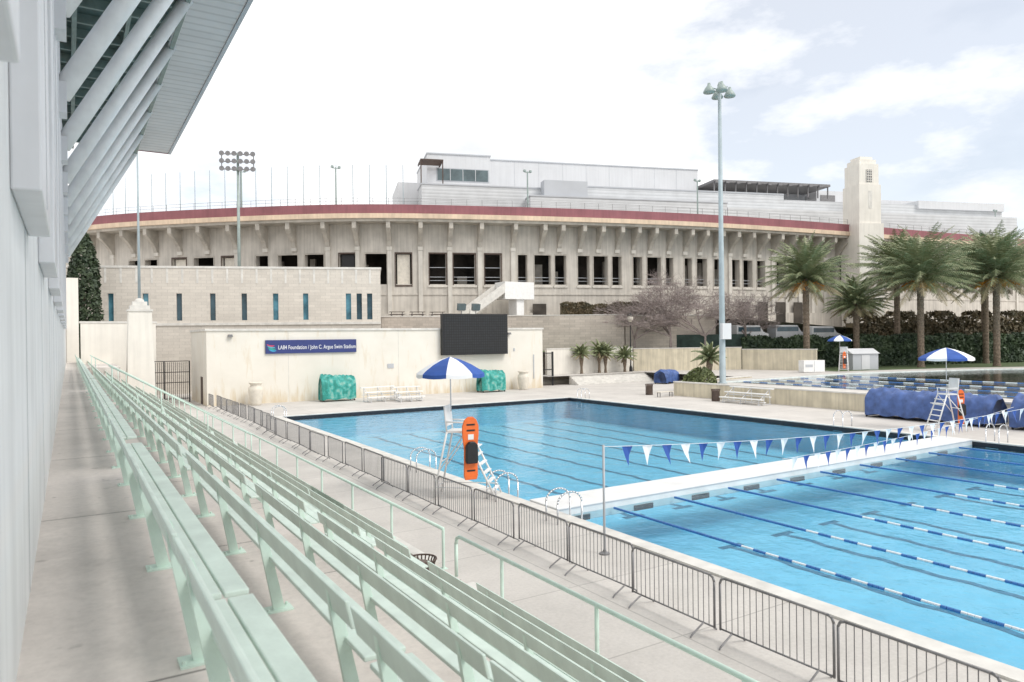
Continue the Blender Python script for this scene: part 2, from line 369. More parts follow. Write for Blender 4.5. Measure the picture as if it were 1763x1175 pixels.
# ------------------------------------------------------------------ bleachers
RW=.85;RD=.5;NR=7;WZk=3.5
prof=[(-.25,0),(-.25,WZk)]
x=1.0;prof.append((x,WZk))
for k in range(1,NR):
    z=WZk-RD*k;prof.append((x,z));x=1.0+RW*k;prof.append((x,z))
prof[-1]=(6.45,WZk-RD*(NR-1));prof.append((6.45,0))
stand=T('concrete_stand',(3,25,0),"stepped concrete spectator stand with a walkway along its top","stand")
b=MB();b.prism([(x,-6,z) for x,z in prof],(0,64,0));b.ob('steps',['walk'],stand,world=True)
b=MB();b.box(-.25,58,0,3.1,76,WZk);b.ob('walkway_end',['walk'],stand,world=True)
b=MB();b.box(6.2,-6,.5,6.45,11.9,.60);b.box(6.2,13.4,.5,6.45,58,.60);b.ob('kerb',['coping'],stand,world=True)
def bench(L):
    e=T('bench',(0,0,0),"pale green slatted bench with a plank backrest on the concrete stand","bench","benches on the spectator stand")
    b=MB();b.box(.06,0,.42,.180,L,.452);b.box(.190,0,.42,.310,L,.452)
    bevel(b.ob('seat',['green'],e),.008)
    b=MB();b.prism([(-.01,0,.62),(.018,0,.617),(-.02,0,.78),(-.048,0,.783)],(0,L,0))
    bevel(b.ob('backrest',['green'],e),.008)
    b=MB()
    b.box(.02,-.075,0,.24,.075,.012)
    b.prism([(.09,-.022,.01),(.18,-.022,.01),(.05,-.022,.6),(-.01,-.022,.77),(-.042,-.022,.77),(-.02,-.022,.60)],(0,.044,0))
    b.prism([(.06,-.02,.36),(.29,-.02,.38),(.29,-.02,.418),(.05,-.02,.418)],(0,.04,0))
    b.tube((.04,-.05,.0),(.04,-.05,.035),.012,6);b.tube((.21,.05,.0),(.21,.05,.035),.012,6)
    leg=b.ob('leg',['greenr'],e)
    n=max(2,int(round(L/1.9)))
    leg.location=(0,.35,0)
    for i in range(1,n+1):
        c=leg.copy();COL.objects.link(c);c.parent=e;c.location=(0,.35+(L-.7)*i/n,0)
    return e
B1=bench(6.3);B2=bench(5.7)
first={id(B1):True,id(B2):True}
ystarts=[(-2.6,1),(3.78,1),(10.8,0),(16.6,1),(22.98,1),(30.2,0),(36.0,1),(42.4,1),(49.5,0)]
rest=[(56,1),(62.4,1),(68.8,1)]
def place(src,loc):
    if first.get(id(src)): src.location=loc;first[id(src)]=False
    else: dup(src,loc)
for k in range(NR):
    xx=.45+RW*k;z=WZk-RD*k
    for (ys_,kind) in ystarts+(rest if k<3 else []):
        if k==6 and kind==0 and ys_<12: ys_=13.6
        place(B1 if kind else B2,(xx,ys_,z))
def guard(y0,y1,step,lab,x=6.32,z=.60,h=.80):
    e=T('guard_rail',(x,(y0+y1)/2,z),lab,"railing","railings on the spectator stand")
    b=MB();b.tube((x,y0,z+h),(x,y1,z+h),.036,8);b.path([(x,y1,z+h),(x,y1+.10,z+h-.05),(x,y1+.14,z+h-.16),(x,y1+.14,z)],.036,8)
    b.ob('top_rail',['greenr'],e,True,True)
    y=y0
    while y<=y1-.3:
        b=MB();b.tube((x,y,z),(x,y,z+h-.02),.032,8);b.box(x-.07,y-.07,z,x+.07,y+.07,z+.012);b.ob('post',['greenr'],e,False,True);y+=step
    return e
guard(-5.1,12.2,2.62,"pale green tubular railing on the kerb of the stand")
guard(12.9,57,2.7,"long pale green tubular railing on the kerb of the stand")
for yy_ in (29.6,49.0,57.6):
    e=T('stair_rail',(3.5,yy_,2),"sloping pale green handrail beside the stand aisle","handrail","handrails on the spectator stand")
    b=MB();b.tube((1.2,yy_,4.4),(6.1,yy_,1.5),.03,8);b.ob('top_rail',['greenr'],e,True,True)
    for k in (0,2,4,6):
        x_=1.3+.8*k;zz=4.4-(x_-1.2)*.592
        b=MB();b.tube((x_,yy_,zz-1.0),(x_,yy_,zz),.025,8);b.ob('post',['greenr'],e,True,True)
# ------------------------------------------------------------------ left wall, boxes, roof, struts
gs=T('grandstand_wall',(-.6,20,3.5),"tall pale painted grandstand wall with metal clad columns and a canopy roof","grandstand")
b=MB();b.box(-.9,-8,0,-.25,47.5,9.2);b.box(-.9,47.5,0,-.25,76,6.5);b.ob('wall',['wall'],gs,world=True)
b=MB();b.box(-.9,-8,9.2,-.3,47.5,16.4);b.ob('upper_wall',['clad'],gs,world=True)
y=4.48-3.9*2
while y<46:
    b=MB();b.box(-.249,y,6.0,-.11,y+1.9,12.5);bevel(b.ob('clad_column',['clad'],gs,world=True),.012)
    b=MB();b.box(-.1095,y+.9,6.05,-.107,y+.93,12.5);b.ob('column_seam',['panelg'],gs,world=True)
    b=MB();b.box(-.249,y+2.2,7.3,-.22,y+3.6,9.0);b.ob('window',['glass'],gs,world=True)
    y+=3.9
y=-4
while y<46:
    b=MB();b.box(-.249,y,3.5,-.2475,y+.018,6.0);b.ob('wall_joint',['panelg'],gs,world=True);y+=3.3
zr=16.5
b=MB();b.box(3.46,-8,zr,5.15,47,zr+.12);b.ob('canopy_soffit',['soffit'],gs,world=True)
b=MB();b.box(-1,-8,zr+.1,3.44,47,zr+.3);b.ob('canopy_deck',['darkgreen'],gs,world=True)
b=MB();b.box(-1,-8,zr+.31,5.3,47.05,zr+.5);b.box(5.16,-8,zr-.05,5.3,47.05,zr+.3);b.ob('canopy_roof_sheet',['panelg'],gs,world=True)
b=MB();b.box(3.3,47.06,zr-.02,5.32,47.14,zr+.16);b.ob('canopy_end_trim',['maroon'],gs,world=True)
b=MB();b.box(3.3,-8,zr-.35,3.45,47,zr+.1);b.box(.2,-8,zr-.35,.35,47,zr+.1);b.box(1.8,-8,zr-.3,1.92,47,zr+.1)
y=-7
while y<47: b.box(-.3,y,zr-.22,3.3,y+.12,zr+.1);y+=1.43
b.ob('canopy_beams',['greenbeam'],gs,world=True)
y=8.0
while y<47:
    b=MB();b.tube((-.1,y,10.1),(3.38,y,16.35),.20,16);b.ob('strut',['strut'],gs,True,True)
    b=MB();b.box(-.25,y-.25,9.7,0.02,y+.25,10.3);b.ob('strut_bracket',['clad'],gs,world=True)
    y+=4.3
b=MB();b.tube((3.38,-8,16.3),(3.38,47,16.3),.12,10);b.ob('edge_pipe',['strut'],gs,True,True)
b=MB();b.box(-.2,76.3,0,.75,77.2,11.2,0);meta(b.ob('end_wall',['cream']),"narrow cream wall at the end of the walkway","wall")
b=MB();b.box(.8,69,0,6.4,69.6,6.9,0);b.box(.72,68.95,6.9,6.5,69.65,7.05,1);meta(b.ob('parapet_wall',['cream','coping']),"cream parapet wall beside the concrete pylon","wall")
py=T('pylon',(4.6,61.5,0),"stepped cream concrete pylon at the end of the stand","pylon")
b=MB()
def sq(b,cx,cy,h0,h1,z0,z1,m=0):
    vs=[(cx-h0,cy-h0,z0),(cx+h0,cy-h0,z0),(cx+h0,cy+h0,z0),(cx-h0,cy+h0,z0),(cx-h1,cy-h1,z1),(cx+h1,cy-h1,z1),(cx+h1,cy+h1,z1),(cx-h1,cy+h1,z1)]
    b.add(vs,[(3,2,1,0),(4,5,6,7),(0,1,5,4),(1,2,6,5),(2,3,7,6),(3,0,4,7)],m)
sq(b,0,0,1.0,.78,0,7.6);b.ob('shaft',['cream'],py)
b=MB();sq(b,0,0,.86,.86,7.6,7.75);sq(b,0,0,.68,.68,7.75,8.05);sq(b,0,0,.5,.5,8.05,8.35);b.lathe([(.34,8.35),(.3,8.5),(.12,8.62)],12);b.ob('cap',['coping'],py)
fp=T('flagpole',(4.6,61.5,8.6),"tall slim bare metal flagpole standing on the pylon","flagpole")
b=MB();b.tube((0,0,0),(0,0,11.2),.11,10,0,.06);b.ob('pole',['polegrey'],fp,True)
b=MB();b.lathe([(.02,11.2),(.09,11.27),(.09,11.33),(.02,11.4)],10);b.ob('finial',['chrome'],fp,True)
# ------------------------------------------------------------------ low cream building with sign
def stuccomat():
    m,nt,b=newmat('stained_cream_stucco');v=coord(nt)
    n=noise(nt,v,.5,5);col=ramp(nt,n,[(.3,(.75,.715,.64)),(.7,(.81,.775,.705))])
    s=noise(nt,coord(nt,(1.6,1.6,.25)),1.6,6,.65)
    sp=nt.nodes.new('ShaderNodeSeparateXYZ');nt.links.new(v,sp.inputs[0])
    mr=nt.nodes.new('ShaderNodeMapRange');mr.inputs[1].default_value=0;mr.inputs[2].default_value=1.6;mr.inputs[3].default_value=.26;mr.inputs[4].default_value=0
    nt.links.new(sp.outputs[2],mr.inputs[0])
    ad=nt.nodes.new('ShaderNodeMath');ad.operation='ADD';nt.links.new(s,ad.inputs[0]);nt.links.new(mr.outputs[0],ad.inputs[1])
    f=ramp(nt,ad.outputs[0],[(.56,0.0),(.86,.8)])
    nt.links.new(mixc(nt,f,col,(.62,.50,.32)),b.inputs['Base Color']);b.inputs['Roughness'].default_value=.85
    bump(nt,b,noise(nt,v,25,3),.2,.01);return m
M['stucco']=stuccomat()
cb=T('pool_building',(25.5,66,0),"low cream stucco pool building with a flat roof","building")
b=MB();b.box(9.4,62,0,42.2,70.5,6.1);b.ob('wall',['stucco'],cb,world=True)
b=MB();b.box(9.3,61.9,6.1,42.3,70.6,6.28);b.ob('roof',['coping'],cb,world=True)
b=MB();b.box(41.0,61.93,1.0,41.1,62,3.5,0);b.box(38.6,61.94,3.9,38.75,62,4.2);b.ob('conduit',['panelg'],cb,world=True)
b=MB();b.box(24.9,61.95,2.6,25.5,61.99,3.0);b.ob('notice_plate',['panelg'],cb,world=True)
b=MB();b.box(9.38,64,0,9.395,65.1,2.3);b.ob('door',['brown'],cb,world=True)
for x in (11.2,38.0):
    b=MB();b.prism([(x-.2,61.7,5.6),(x+.2,61.7,5.6),(x+.15,61.7,5.8),(x-.15,61.7,5.8)],(0,.3,0));b.ob('wall_lamp',['steel'],cb,world=True)
for x in (15.9,26,33.0):
    b=MB();b.box(x,61.985,0,x+.03,62,6.1);b.ob('wall_joint',['coping'],cb,world=True)
sg=T('sign',(14,61.9,4.15),"navy sign with white lettering and a small swoosh emblem","sign")
b=MB();b.box(14.0,61.84,4.15,21.9,61.98,5.3);bevel(b.ob('board',['navy'],sg,world=True),.01)
fc=bpy.data.curves.new('txt','FONT');fc.body="LA84 Foundation / John C. Argue Swim Stadium";fc.size=.5;fc.align_x='LEFT';fc.extrude=.006;fc.offset=.003
fc.space_character=1.04
fo=bpy.data.objects.new('txt',fc);COL.objects.link(fo)
dg=bpy.context.evaluated_depsgraph_get();me=bpy.data.meshes.new_from_object(fo.evaluated_get(dg))
xs_=[v.co.x for v in me.vertices];wtx=max(xs_)-min(xs_)
bpy.data.objects.remove(fo)
me.materials.clear();me.materials.append(M['whitef'])
to=bpy.data.objects.new('lettering',me);COL.objects.link(to);to.parent=sg
sc=6.78/wtx;to.scale=(sc,sc*1.45,1);to.rotation_euler=(rad(90),0,0);to.location=(1.02,-.07,.36)
cols=[('r',(.60,.06,.14)),('o',(.12,.40,.50)),('g',(.03,.40,.28)),('c',(.05,.35,.62))]
for i,(nm,c) in enumerate(cols):
    M['em'+nm]=mat('emblem_'+nm,c,.5,.02,2,bmp=0)
    b=MB();pts=[]
    for k in range(9):
        t_=k/8;x=14.1+t_*.62+i*.05;z=4.93-i*.14-.10*math.sin(t_*3.1)-t_*t_*.10
        pts.append((x,z,.05*(math.sin(math.pi*min(1,t_*.8+.1)))+.01))
    for k in range(8):
        (x0,z0,w0),(x1,z1,w1)=pts[k],pts[k+1];yq=61.832-.002*i
        b.quad((x0,yq,z0-w0),(x1,yq,z1-w1),(x1,yq,z1+w1),(x0,yq,z0+w0))
    b.ob('emblem_stroke',['em'+nm],sg,world=True)
sb=T('scoreboard',(34,61.5,3.65),"large blank black led scoreboard on the pool building","scoreboard")
b=MB();b.box(30.3,61.45,3.65,37.6,61.88,7.65);b.ob('housing',['black'],sb,world=True)
b=MB();b.box(30.42,61.43,3.77,37.48,61.448,7.53);b.ob('screen',['screen'],sb,world=True)
for x in (31.5,34,36.4):
    b=MB();b.tube((x,61.9,7.6),(x,63,6.3),.05,6);b.ob('support',['steel'],sb,world=True)
for x in (32.6,34.2):
    e=T('floodlight',(x,61.9,7.65),"small boxy floodlight on top of the scoreboard","floodlight","floodlights on the scoreboard")
    b=MB();b.tube((0,0,0),(0,0,.3),.04,8);b.box(-.35,-.05,.28,.35,.05,.33);b.ob('mount',['steel'],e)
    b=MB();b.prism([(-.4,-.15,.35),(-.4,.2,.35),(-.4,.1,1.05),(-.4,-.3,.95)],(.8,0,0));b.ob('lamp',['glassg'],e)
gt=T('iron_gate',(6.5,68,.0),"black iron bar gate with framed leaves","gate")
b=MB()
for x in (5.0,6.9,8.9): b.box(x-.05,67.95,0,x+.05,68.05,3.6)
for z in (.3,1.7,2.6,3.55): b.box(5.05,67.97,z,8.85,68.03,z+.06)
b.ob('frame',['black'],gt,world=True)
b=MB()
for i in range(24):
    x=5.15+i*.155
    b.tube((x,68,.2),(x,68,3.5),.02,5)
b.ob('bars',['black'],gt,world=True)
b=MB();b.box(42.4,64,0,42.6,64.1,3.7);b.box(44.8,64,0,45,64.1,3.7)
for i in range(16): b.tube((42.65+i*.14,64.05,.1),(42.65+i*.14,64.05,3.5),.02,5)
b.box(42.6,64,3.5,44.8,64.1,3.6);b.box(42.6,64,1.7,44.8,64.1,1.8);meta(b.ob('iron_gate',['black']),"narrow black iron gate beside the cream building","gate")
# ------------------------------------------------------------------ tan block building
O=V((-.7,82.8,0));E=V((28.2,71.9,0));u=(E-O);LB=u.length;u.normalize();nn=V((-u.y,u.x,0))
tb=T('block_building',(14,80,0),"long tan block masonry building with narrow slit windows","building")
ts=[.1465,.2506,.352,.4556,.554,.654,.751,.892,.928,.963]
b=MB();prev=0
for t_ in ts:
    c=t_*LB;b.fbox(O,u,nn,prev,c-.27,0,.8,7.4,10.15);prev=c+.27
b.fbox(O,u,nn,prev,LB,0,.8,7.4,10.15)
b.fbox(O,u,nn,0,LB,0,.8,10.15,12.7);b.fbox(O,u,nn,0,LB,0,.8,0,7.4);b.fbox(O,u,nn,LB-.8,LB,.8,7,0,12.7);b.fbox(O,u,nn,0,.8,.8,7,0,12.7)
b.ob('wall',['block'],tb,world=True)
b=MB();b.fbox(O,u,nn,-.1,LB+.1,-.06,7,12.7,12.92);b.ob('roof',['coping'],tb,world=True)
M['glassb']=mat('blue_window_glass',(.10,.26,.34),.08,.4,.8,bmp=0)
for i,t_ in enumerate(ts):
    c=t_*LB;b=MB();b.fbox(O,u,nn,c-.27,c+.27,.25,.3,7.4,10.15);b.ob('window',['glassb' if i in (0,1,5,6,7) else 'glass'],tb,world=True)
for i in range(21):
    c=1.2+i*1.43
    if c<LB-.3:
        b=MB();b.fbox(O,u,nn,c-.10,c+.10,-.03,0,11.2,12.68);b.ob('pilaster_strip',['coping'],tb,world=True)
b=MB();b.fbox(O,u,nn,0,LB,-.12,0,6.9,7.15);b.ob('ledge',['coping'],tb,world=True)
# ------------------------------------------------------------------ cypress
def leafcloud(b,fn,n,size,m=0):
    for i in range(n):
        c,nrm=fn()
        q=V((random.gauss(0,1),random.gauss(0,1),random.gauss(0,1)))+nrm*1.2
        q.normalize();x=q.orthogonal().normalized();y=q.cross(x);an=random.random()*6.28
        x,y=x*math.cos(an)+y*math.sin(an),y*math.cos(an)-x*math.sin(an)
        s=size*(.6+.8*random.random())
        b.add([c-x*s,c+y*s*.5,c+x*s,c-y*s*.5],[(0,1,2,3)],m)
cy=T('cypress_tree',(1.25,79,2),"tall narrow dark green cypress tree","tree")
b=MB();b.tube((0,0,0),(0,0,8),.22,8,0,.08);b.ob('trunk',['bark'],cy)
b=MB()
def fcy():
    z=random.random();r=1.4*(math.sin(math.pi*min(1,z*.9+.1))**.55)*(.75+.35*random.random())
    t=random.random()*6.28;r*=1+.12*math.sin(t*3+z*9)
    return V((r*math.cos(t),r*math.sin(t),1+z*12.8)),V((math.cos(t),math.sin(t),.5))
leafcloud(b,fcy,6500,.20);b.ob('crown',['cypress'],cy)
# ------------------------------------------------------------------ stadium
rp=[(-14,140),(0,116),(2,111),(18,96),(32,85),(38,83),(54,77),(75,71),(101,67),(122,65),(149,62),(185,60)]
rp=[V((x,y,0)) for x,y in rp]
def cat(P_,n=30):
    Q=[P_[0]*2-P_[1]]+P_+[P_[-1]*2-P_[-2]];o=[]
    for i in range(1,len(Q)-2):
        for k in range(n):
            t=k/n;o.append(.5*((2*Q[i])+(Q[i+1]-Q[i-1])*t+(2*Q[i-1]-5*Q[i]+4*Q[i+1]-Q[i+2])*t*t+(-Q[i-1]+3*Q[i]-3*Q[i+1]+Q[i+2])*t**3))
    o.append(P_[-1]);return o
C2=cat(rp)
def resamp(C,step):
    o=[C[0]];acc=0
    for i in range(1,len(C)):
        a_=C[i-1];b_=C[i];L=(b_-a_).length
        while acc+L>=step:
            t=(step-acc)/L;a_=a_.lerp(b_,t);o.append(a_.copy());L=(b_-a_).length;acc=0
        acc+=L
    return o
C2=resamp(C2,.5)
for it in range(400):
    C2=[C2[0]]+[(C2[i-1]+C2[i]*2+C2[i+1])/4 for i in range(1,len(C2)-1)]+[C2[-1]]
S=[0]
for i in range(1,len(C2)): S.append(S[-1]+(C2[i]-C2[i-1]).length)
i0=min(range(len(C2)),key=lambda i:(C2[i]-V((0,116,0))).length);S0=S[i0]
S=[q-S0 for q in S]
def at(s,off=0,z=0):
    i=max(1,min(len(S)-1,bisect.bisect(S,s)));t=(s-S[i-1])/(S[i]-S[i-1])
    q=C2[i-1].lerp(C2[i],t);i1=max(0,i-4);i2=min(len(C2)-1,i+4);d=(C2[i2]-C2[i1]).normalized()
    return V((q.x+d.y*off,q.y-d.x*off,z))
def sweep(b,prof,s0,s1,step=2.0,m=0):
    n=max(1,int(math.ceil((s1-s0)/step)));k=len(prof);vs=[];fs=[]
    for i in range(n+1):
        s=s0+(s1-s0)*i/n
        for o,z in prof: vs.append(at(s,o,z))
    for i in range(n):
        for j in range(k):
            j2=(j+1)%k;fs.append((i*k+j,i*k+j2,(i+1)*k+j2,(i+1)*k+j))
    fs.append(tuple(range(k)));fs.append(tuple(n*k+j for j in range(k-1,-1,-1)))
    b.add(vs,fs,m)
def rectp(o0,o1,z0,z1): return [(o0,z0),(o1,z0),(o1,z1),(o0,z1)]
SA,SB=-15,176
sd_=T('stadium',at(60,0,7.8),"huge curved concrete stadium with a maroon rim and bracketed cornice","stadium")
b=MB();sweep(b,rectp(-.4,0,21.15,22.3),SA,SB);b.ob('rim_band',['maroon'],sd_,world=True)
b=MB();sweep(b,rectp(-.5,.18,20.55,21.15),SA,SB);b.ob('cornice',['tan'],sd_,world=True)
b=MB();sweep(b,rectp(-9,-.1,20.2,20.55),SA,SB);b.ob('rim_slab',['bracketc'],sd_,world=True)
W=-2.5
OP=[(9.1,10.9),(11.9,13.9),(16.3,18.4),(19.6,22.5),(23.7,25.5),(28.6,30.3),(31.7,34.4),(35.4,38),(40.1,42.3),(43.6,46.5),(47.7,49.8),(52.2,54.4),(55.4,58.3),(59.6,61.8),(64.1,65.4),(66.4,68.7),(69.3,70.9),(72.6,74.3),(74.9,77),(77.7,79.1),(80.9,82.3),(83.1,85.3),(86.1,87.3),(89.2,90.4),(91.3,93),(94.3,95.7),(97.5,98.9),(99.6,101.3),(102.2,103.7)]
s=106.
while s<170: OP+=[(s,s+1.4),(s+2.3,s+4.0)];s+=5.6
b=MB()
sweep(b,rectp(W-1,W,16.5,20.2),SA,SB);sweep(b,rectp(W-1,W,3,12.4),SA,SB)
prev=SA
for (q0,q1) in OP: sweep(b,rectp(W-1,W,12.4,16.5),prev,q0);prev=q1
sweep(b,rectp(W-1,W,12.4,16.5),prev,SB)
b.ob('wall',['concrete'],sd_,world=True)
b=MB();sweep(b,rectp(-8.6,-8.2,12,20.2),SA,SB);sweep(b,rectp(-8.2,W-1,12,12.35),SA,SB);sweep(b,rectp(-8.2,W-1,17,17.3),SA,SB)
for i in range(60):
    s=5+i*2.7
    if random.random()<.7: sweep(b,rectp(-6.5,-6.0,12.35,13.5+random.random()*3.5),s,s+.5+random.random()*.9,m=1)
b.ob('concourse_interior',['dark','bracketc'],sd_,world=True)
for i,(q0,q1) in enumerate(OP):
    if i in (2,4,8,10):
        b=MB();sweep(b,rectp(W-.45,W-.4,12.7 if i!=10 else 12.4,16.3),q0+.2,q1-.2);b.ob('mural_panel',['urn' if i!=8 else 'black'],sd_,world=True)
    b=MB();dk=i in (2,4,8,10,11,12,13)
    sweep(b,rectp(W,W+.06,16.35,16.55),q0-.12,q1+.12);sweep(b,rectp(W,W+.06,12.3,16.35),q0-.12,q0);sweep(b,rectp(W,W+.06,12.3,16.35),q1,q1+.12)
    if i==10: sweep(b,rectp(W,W+.06,12.1,12.3),q0-.12,q1+.12)
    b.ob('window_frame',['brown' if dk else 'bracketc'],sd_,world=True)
    if i>=11:
        b=MB();sweep(b,rectp(W-.55,W-.5,13.35,13.42),q0,q1)
        b.ob('window_rail',['panelg'],sd_,world=True)
        b=MB();sweep(b,rectp(W-.55,W-.5,12.9,12.96),q0,q1);b.ob('window_rail',['panelg'],sd_,world=True)
        if i in (11,12,13): b=MB();sweep(b,rectp(W-.55,W-.5,14.6,14.68),q0,q1);b.ob('window_rail',['panelg'],sd_,world=True)
        if i<29:
            b=MB();sweep(b,rectp(W,W+.14,12.0,12.28),q0-.2,q1+.2);b.ob('sill',['concrete2'],sd_,world=True)
BR=[2.1,6.1,10.1,13.9,17.6,21.7,25.9,30,34,38.6,42.6,46.9,51,54.9,58.9,63.4,67.4,69.9,72.9,75.6,78.4,80.9,83.5,86.5,89.2,91.7]
while BR[-1]<168: BR.append(BR[-1]+2.7)
BR=[-10,-6,-2]+BR
bprof=[(W,20.2),(-.2,20.2),(-.2,19.4),(-.45,19.2),(-1.2,18.6),(-1.9,17.9),(-2.15,17.3),(W,17.3)]
for s in BR:
    c=at(s);d=(at(s+.3)-at(s-.3)).normalized();nv=V((d.y,-d.x,0))
    pl=[V((c.x+nv.x*o,c.y+nv.y*o,z))-d*.26 for o,z in bprof]
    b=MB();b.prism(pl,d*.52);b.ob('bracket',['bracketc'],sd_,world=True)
    inop=any(q0-.25<s<q1+.25 for q0,q1 in OP)
    b=MB();sweep(b,rectp(W,W+.3,16.8,17.29),s-.35,s+.35)
    if not inop: sweep(b,rectp(W,W+.22,8.6,16.79),s-.28,s+.28)
    b.ob('pilaster',['concrete2'],sd_,world=True)
b=MB();sweep(b,rectp(W,W+.1,11.0,11.2),SA,SB);sweep(b,rectp(W,W+.35,3,8.6),SA,SB);b.ob('base_course',['concrete'],sd_,world=True)
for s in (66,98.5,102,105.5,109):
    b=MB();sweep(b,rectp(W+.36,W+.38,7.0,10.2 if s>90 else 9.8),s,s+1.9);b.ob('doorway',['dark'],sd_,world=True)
b=MB()
s=SA
while s<SB: A=at(s,-.6,22.3);b.tube(A,(A.x,A.y,23.2),.025,4);s+=2
for z in (23.2,22.8):
    s=SA
    while s<SB-2: b.tube(at(s,-.6,z),at(s+2,-.6,z),.02,4);s+=2
b.ob('rim_railing',['steel'],sd_,world=True)
sp=at(8,-1,22.3);e0=T('rim_pole',sp,"thin bare pole rising from the stadium rim","pole","poles along the stadium rim")
b=MB();b.tube((0,0,-1.7),(0,0,5.2),.06,6,0,.035);b.ob('pole',['polegrey'],e0)
for i in range(1,20): dup(e0,at(8+i*2.15,-1,22.3))
e0=T('rim_lamp',at(27.5,-1,22.3),"slim post with twin floodlights on the stadium rim","lamp post","lamp posts on the stadium rim")
b=MB();b.tube((0,0,-1.7),(0,0,4.9),.12,8,0,.09);b.box(-.5,-.05,4.75,.5,.05,4.83);b.ob('post',['lampm'],e0)
for x in (-.45,.45):
    b=MB();b.prism([(x-.18,-.12,4.83),(x+.18,-.12,4.83),(x+.13,-.12,5.1),(x-.13,-.12,5.1)],(0,.24,0));b.ob('lamp',['lampm'],e0)
for s in (40.2,65.2,90.5,120,158): dup(e0,at(s,-1,22.3))
# press box
O=V((48,102,0));u=V((.951,-.308,0)).normalized();nn=V((.308,.951,0)).normalized()
pb=T('press_box',(60,98,22),"large white modern press box rising behind the stadium rim","building")
b=MB();b.fbox(O,u,nn,0,10.1,0,14,20,34.3);b.fbox(O,u,nn,-4.5,0,1,12,20,29.9);b.ob('office_block',['panelw'],pb,world=True)
b=MB();b.fbox(O,u,nn,1.4,9.9,-.05,-.005,30.1,32.2);b.ob('window_surround',['panelg'],pb,world=True)
b=MB();b.fbox(O,u,nn,1.6,9.7,-.09,-.055,30.25,32.05);b.ob('window',['glassg'],pb,world=True)
for i in range(1,4):
    b=MB();b.fbox(O,u,nn,1.6+i*2.02-.04,1.6+i*2.02+.04,-.14,-.095,30.25,32.05);b.ob('mullion',['panelw'],pb,world=True)
b=MB();b.fbox(O,u,nn,10.12,47,.6,14,20,33.9);b.fbox(O,u,nn,33,38,3,8,33.9,34.6);b.ob('main_block',['panelw'],pb,world=True)
b=MB();b.fbox(O,u,nn,-.1,10.2,-.12,14,34.3,34.5);b.fbox(O,u,nn,10.21,47.1,.5,14,33.9,34.08);b.ob('roof_trim',['panelg'],pb,world=True)
for i in range(1,9):
    b=MB();b.fbox(O,u,nn,10.12+i*4.1,10.12+i*4.1+.05,.585,.6,20,33.9);b.ob('panel_joint',['panelg'],pb,world=True)
b=MB();b.fbox(O,u,nn,-1.5,20,-5,-.2,20,28.4);b.fbox(O,u,nn,14.5,47.5,-8,-5.02,20,26.6);b.fbox(O,u,nn,20.1,60,-5,.4,20,29.0);b.fbox(O,u,nn,60.01,106,-5,0,20,28.2);b.fbox(O,u,nn,47.6,106,-8,-5.02,20,26.0);b.ob('louvred_tier',['louver'],pb,world=True)
b=MB();b.fbox(O,u,nn,-1.6,20.1,-5.1,-.1,28.4,28.6);b.fbox(O,u,nn,20.2,60,-5.1,.4,29.0,29.2);b.fbox(O,u,nn,14.4,47.6,-8.1,-5.2,26.6,26.8);b.ob('tier_coping',['panelg'],pb,world=True)
b=MB();b.fbox(O,u,nn,17,24,-7,-5,27,29.4);b.ob('plant_box',['panelg'],pb,world=True)
b=MB();b.fbox(O,u,nn,47.5,70,-4,6,31.0,31.4);b.fbox(O,u,nn,47.5,70,3,6,29,31.0,1)
for i in range(12): b.fbox(O,u,nn,47.6+i*2,47.75+i*2,-3.8,-3.6,29,31.0)
for i in range(11): b.fbox(O,u,nn,47.6+i*2,48.2+i*2,-4.3,-4.05,30.8,31.2)
b.ob('canopy',['steel','panelg'],pb,world=True)
b=MB();b.fbox(O,u,nn,70.2,84,0,9,20,31.2);b.fbox(O,u,nn,84.1,97,2,9,20,30.4);b.fbox(O,u,nn,97.1,104,2,9,20,26.9);b.fbox(O,u,nn,87,106,-5.5,-1,27.5,28.9);b.ob('service_block',['panelw'],pb,world=True)
b=MB();b.fbox(O,u,nn,71,74,-.1,-.01,28.4,30.4);b.fbox(O,u,nn,92,96,1.9,1.99,28.4,29.4);b.fbox(O,u,nn,72,76,-8.4,-8.05,24.5,29.0);b.fbox(O,u,nn,98,107,-2,0,26.6,27.2);b.ob('vent_grille',['steel'],pb,world=True)
b=MB()
for i in range(7): b.fbox(O,u,nn,-1.5,2.0,-.5-i*.55,-.3-i*.55,32.4,32.55)
for q in (-1.5,1.8): b.fbox(O,u,nn,q,q+.15,-4,-.1,32.2,32.4)
for q in (-1.5,1.8): b.fbox(O,u,nn,q,q+.15,-3.9,-3.7,28.6,32.2)
b.ob('pergola',['brown'],pb,world=True)
# tower
tw=T('tower',(105.4,65.9,4),"square cream concrete tower with stepped crown on the stadium wall","tower",rot=rad(-20))
b=MB();b.box(-2.15,-2.15,0,2.15,2.15,18.2);b.box(-1.9,-1.9,18.2,1.9,1.9,24.2);b.ob('shaft',['cream'],tw)
b=MB();b.box(-1.7,-1.7,24.2,1.7,1.7,27.4);b.box(-1.45,-1.45,27.4,1.45,1.45,28.1);b.box(-1.1,-1.1,28.1,1.1,1.1,28.6);b.ob('crown',['cream'],tw)
b=MB();b.box(-.5,-1.76,24.6,.5,-1.71,26.5);b.ob('grille',['steel'],tw)
b=MB()
for i in range(4): b.box(-.5+i*.31,-1.8,24.6,-.43+i*.31,-1.765,26.5)
for i in range(5): b.box(-.5,-1.83,24.7+i*.4,.5,-1.805,24.78+i*.4)
b.ob('grille_bars',['cream'],tw)
b=MB();b.box(-.3,-1.93,20.5,.3,-1.905,23.2);b.ob('slit_window',['coping'],tw)
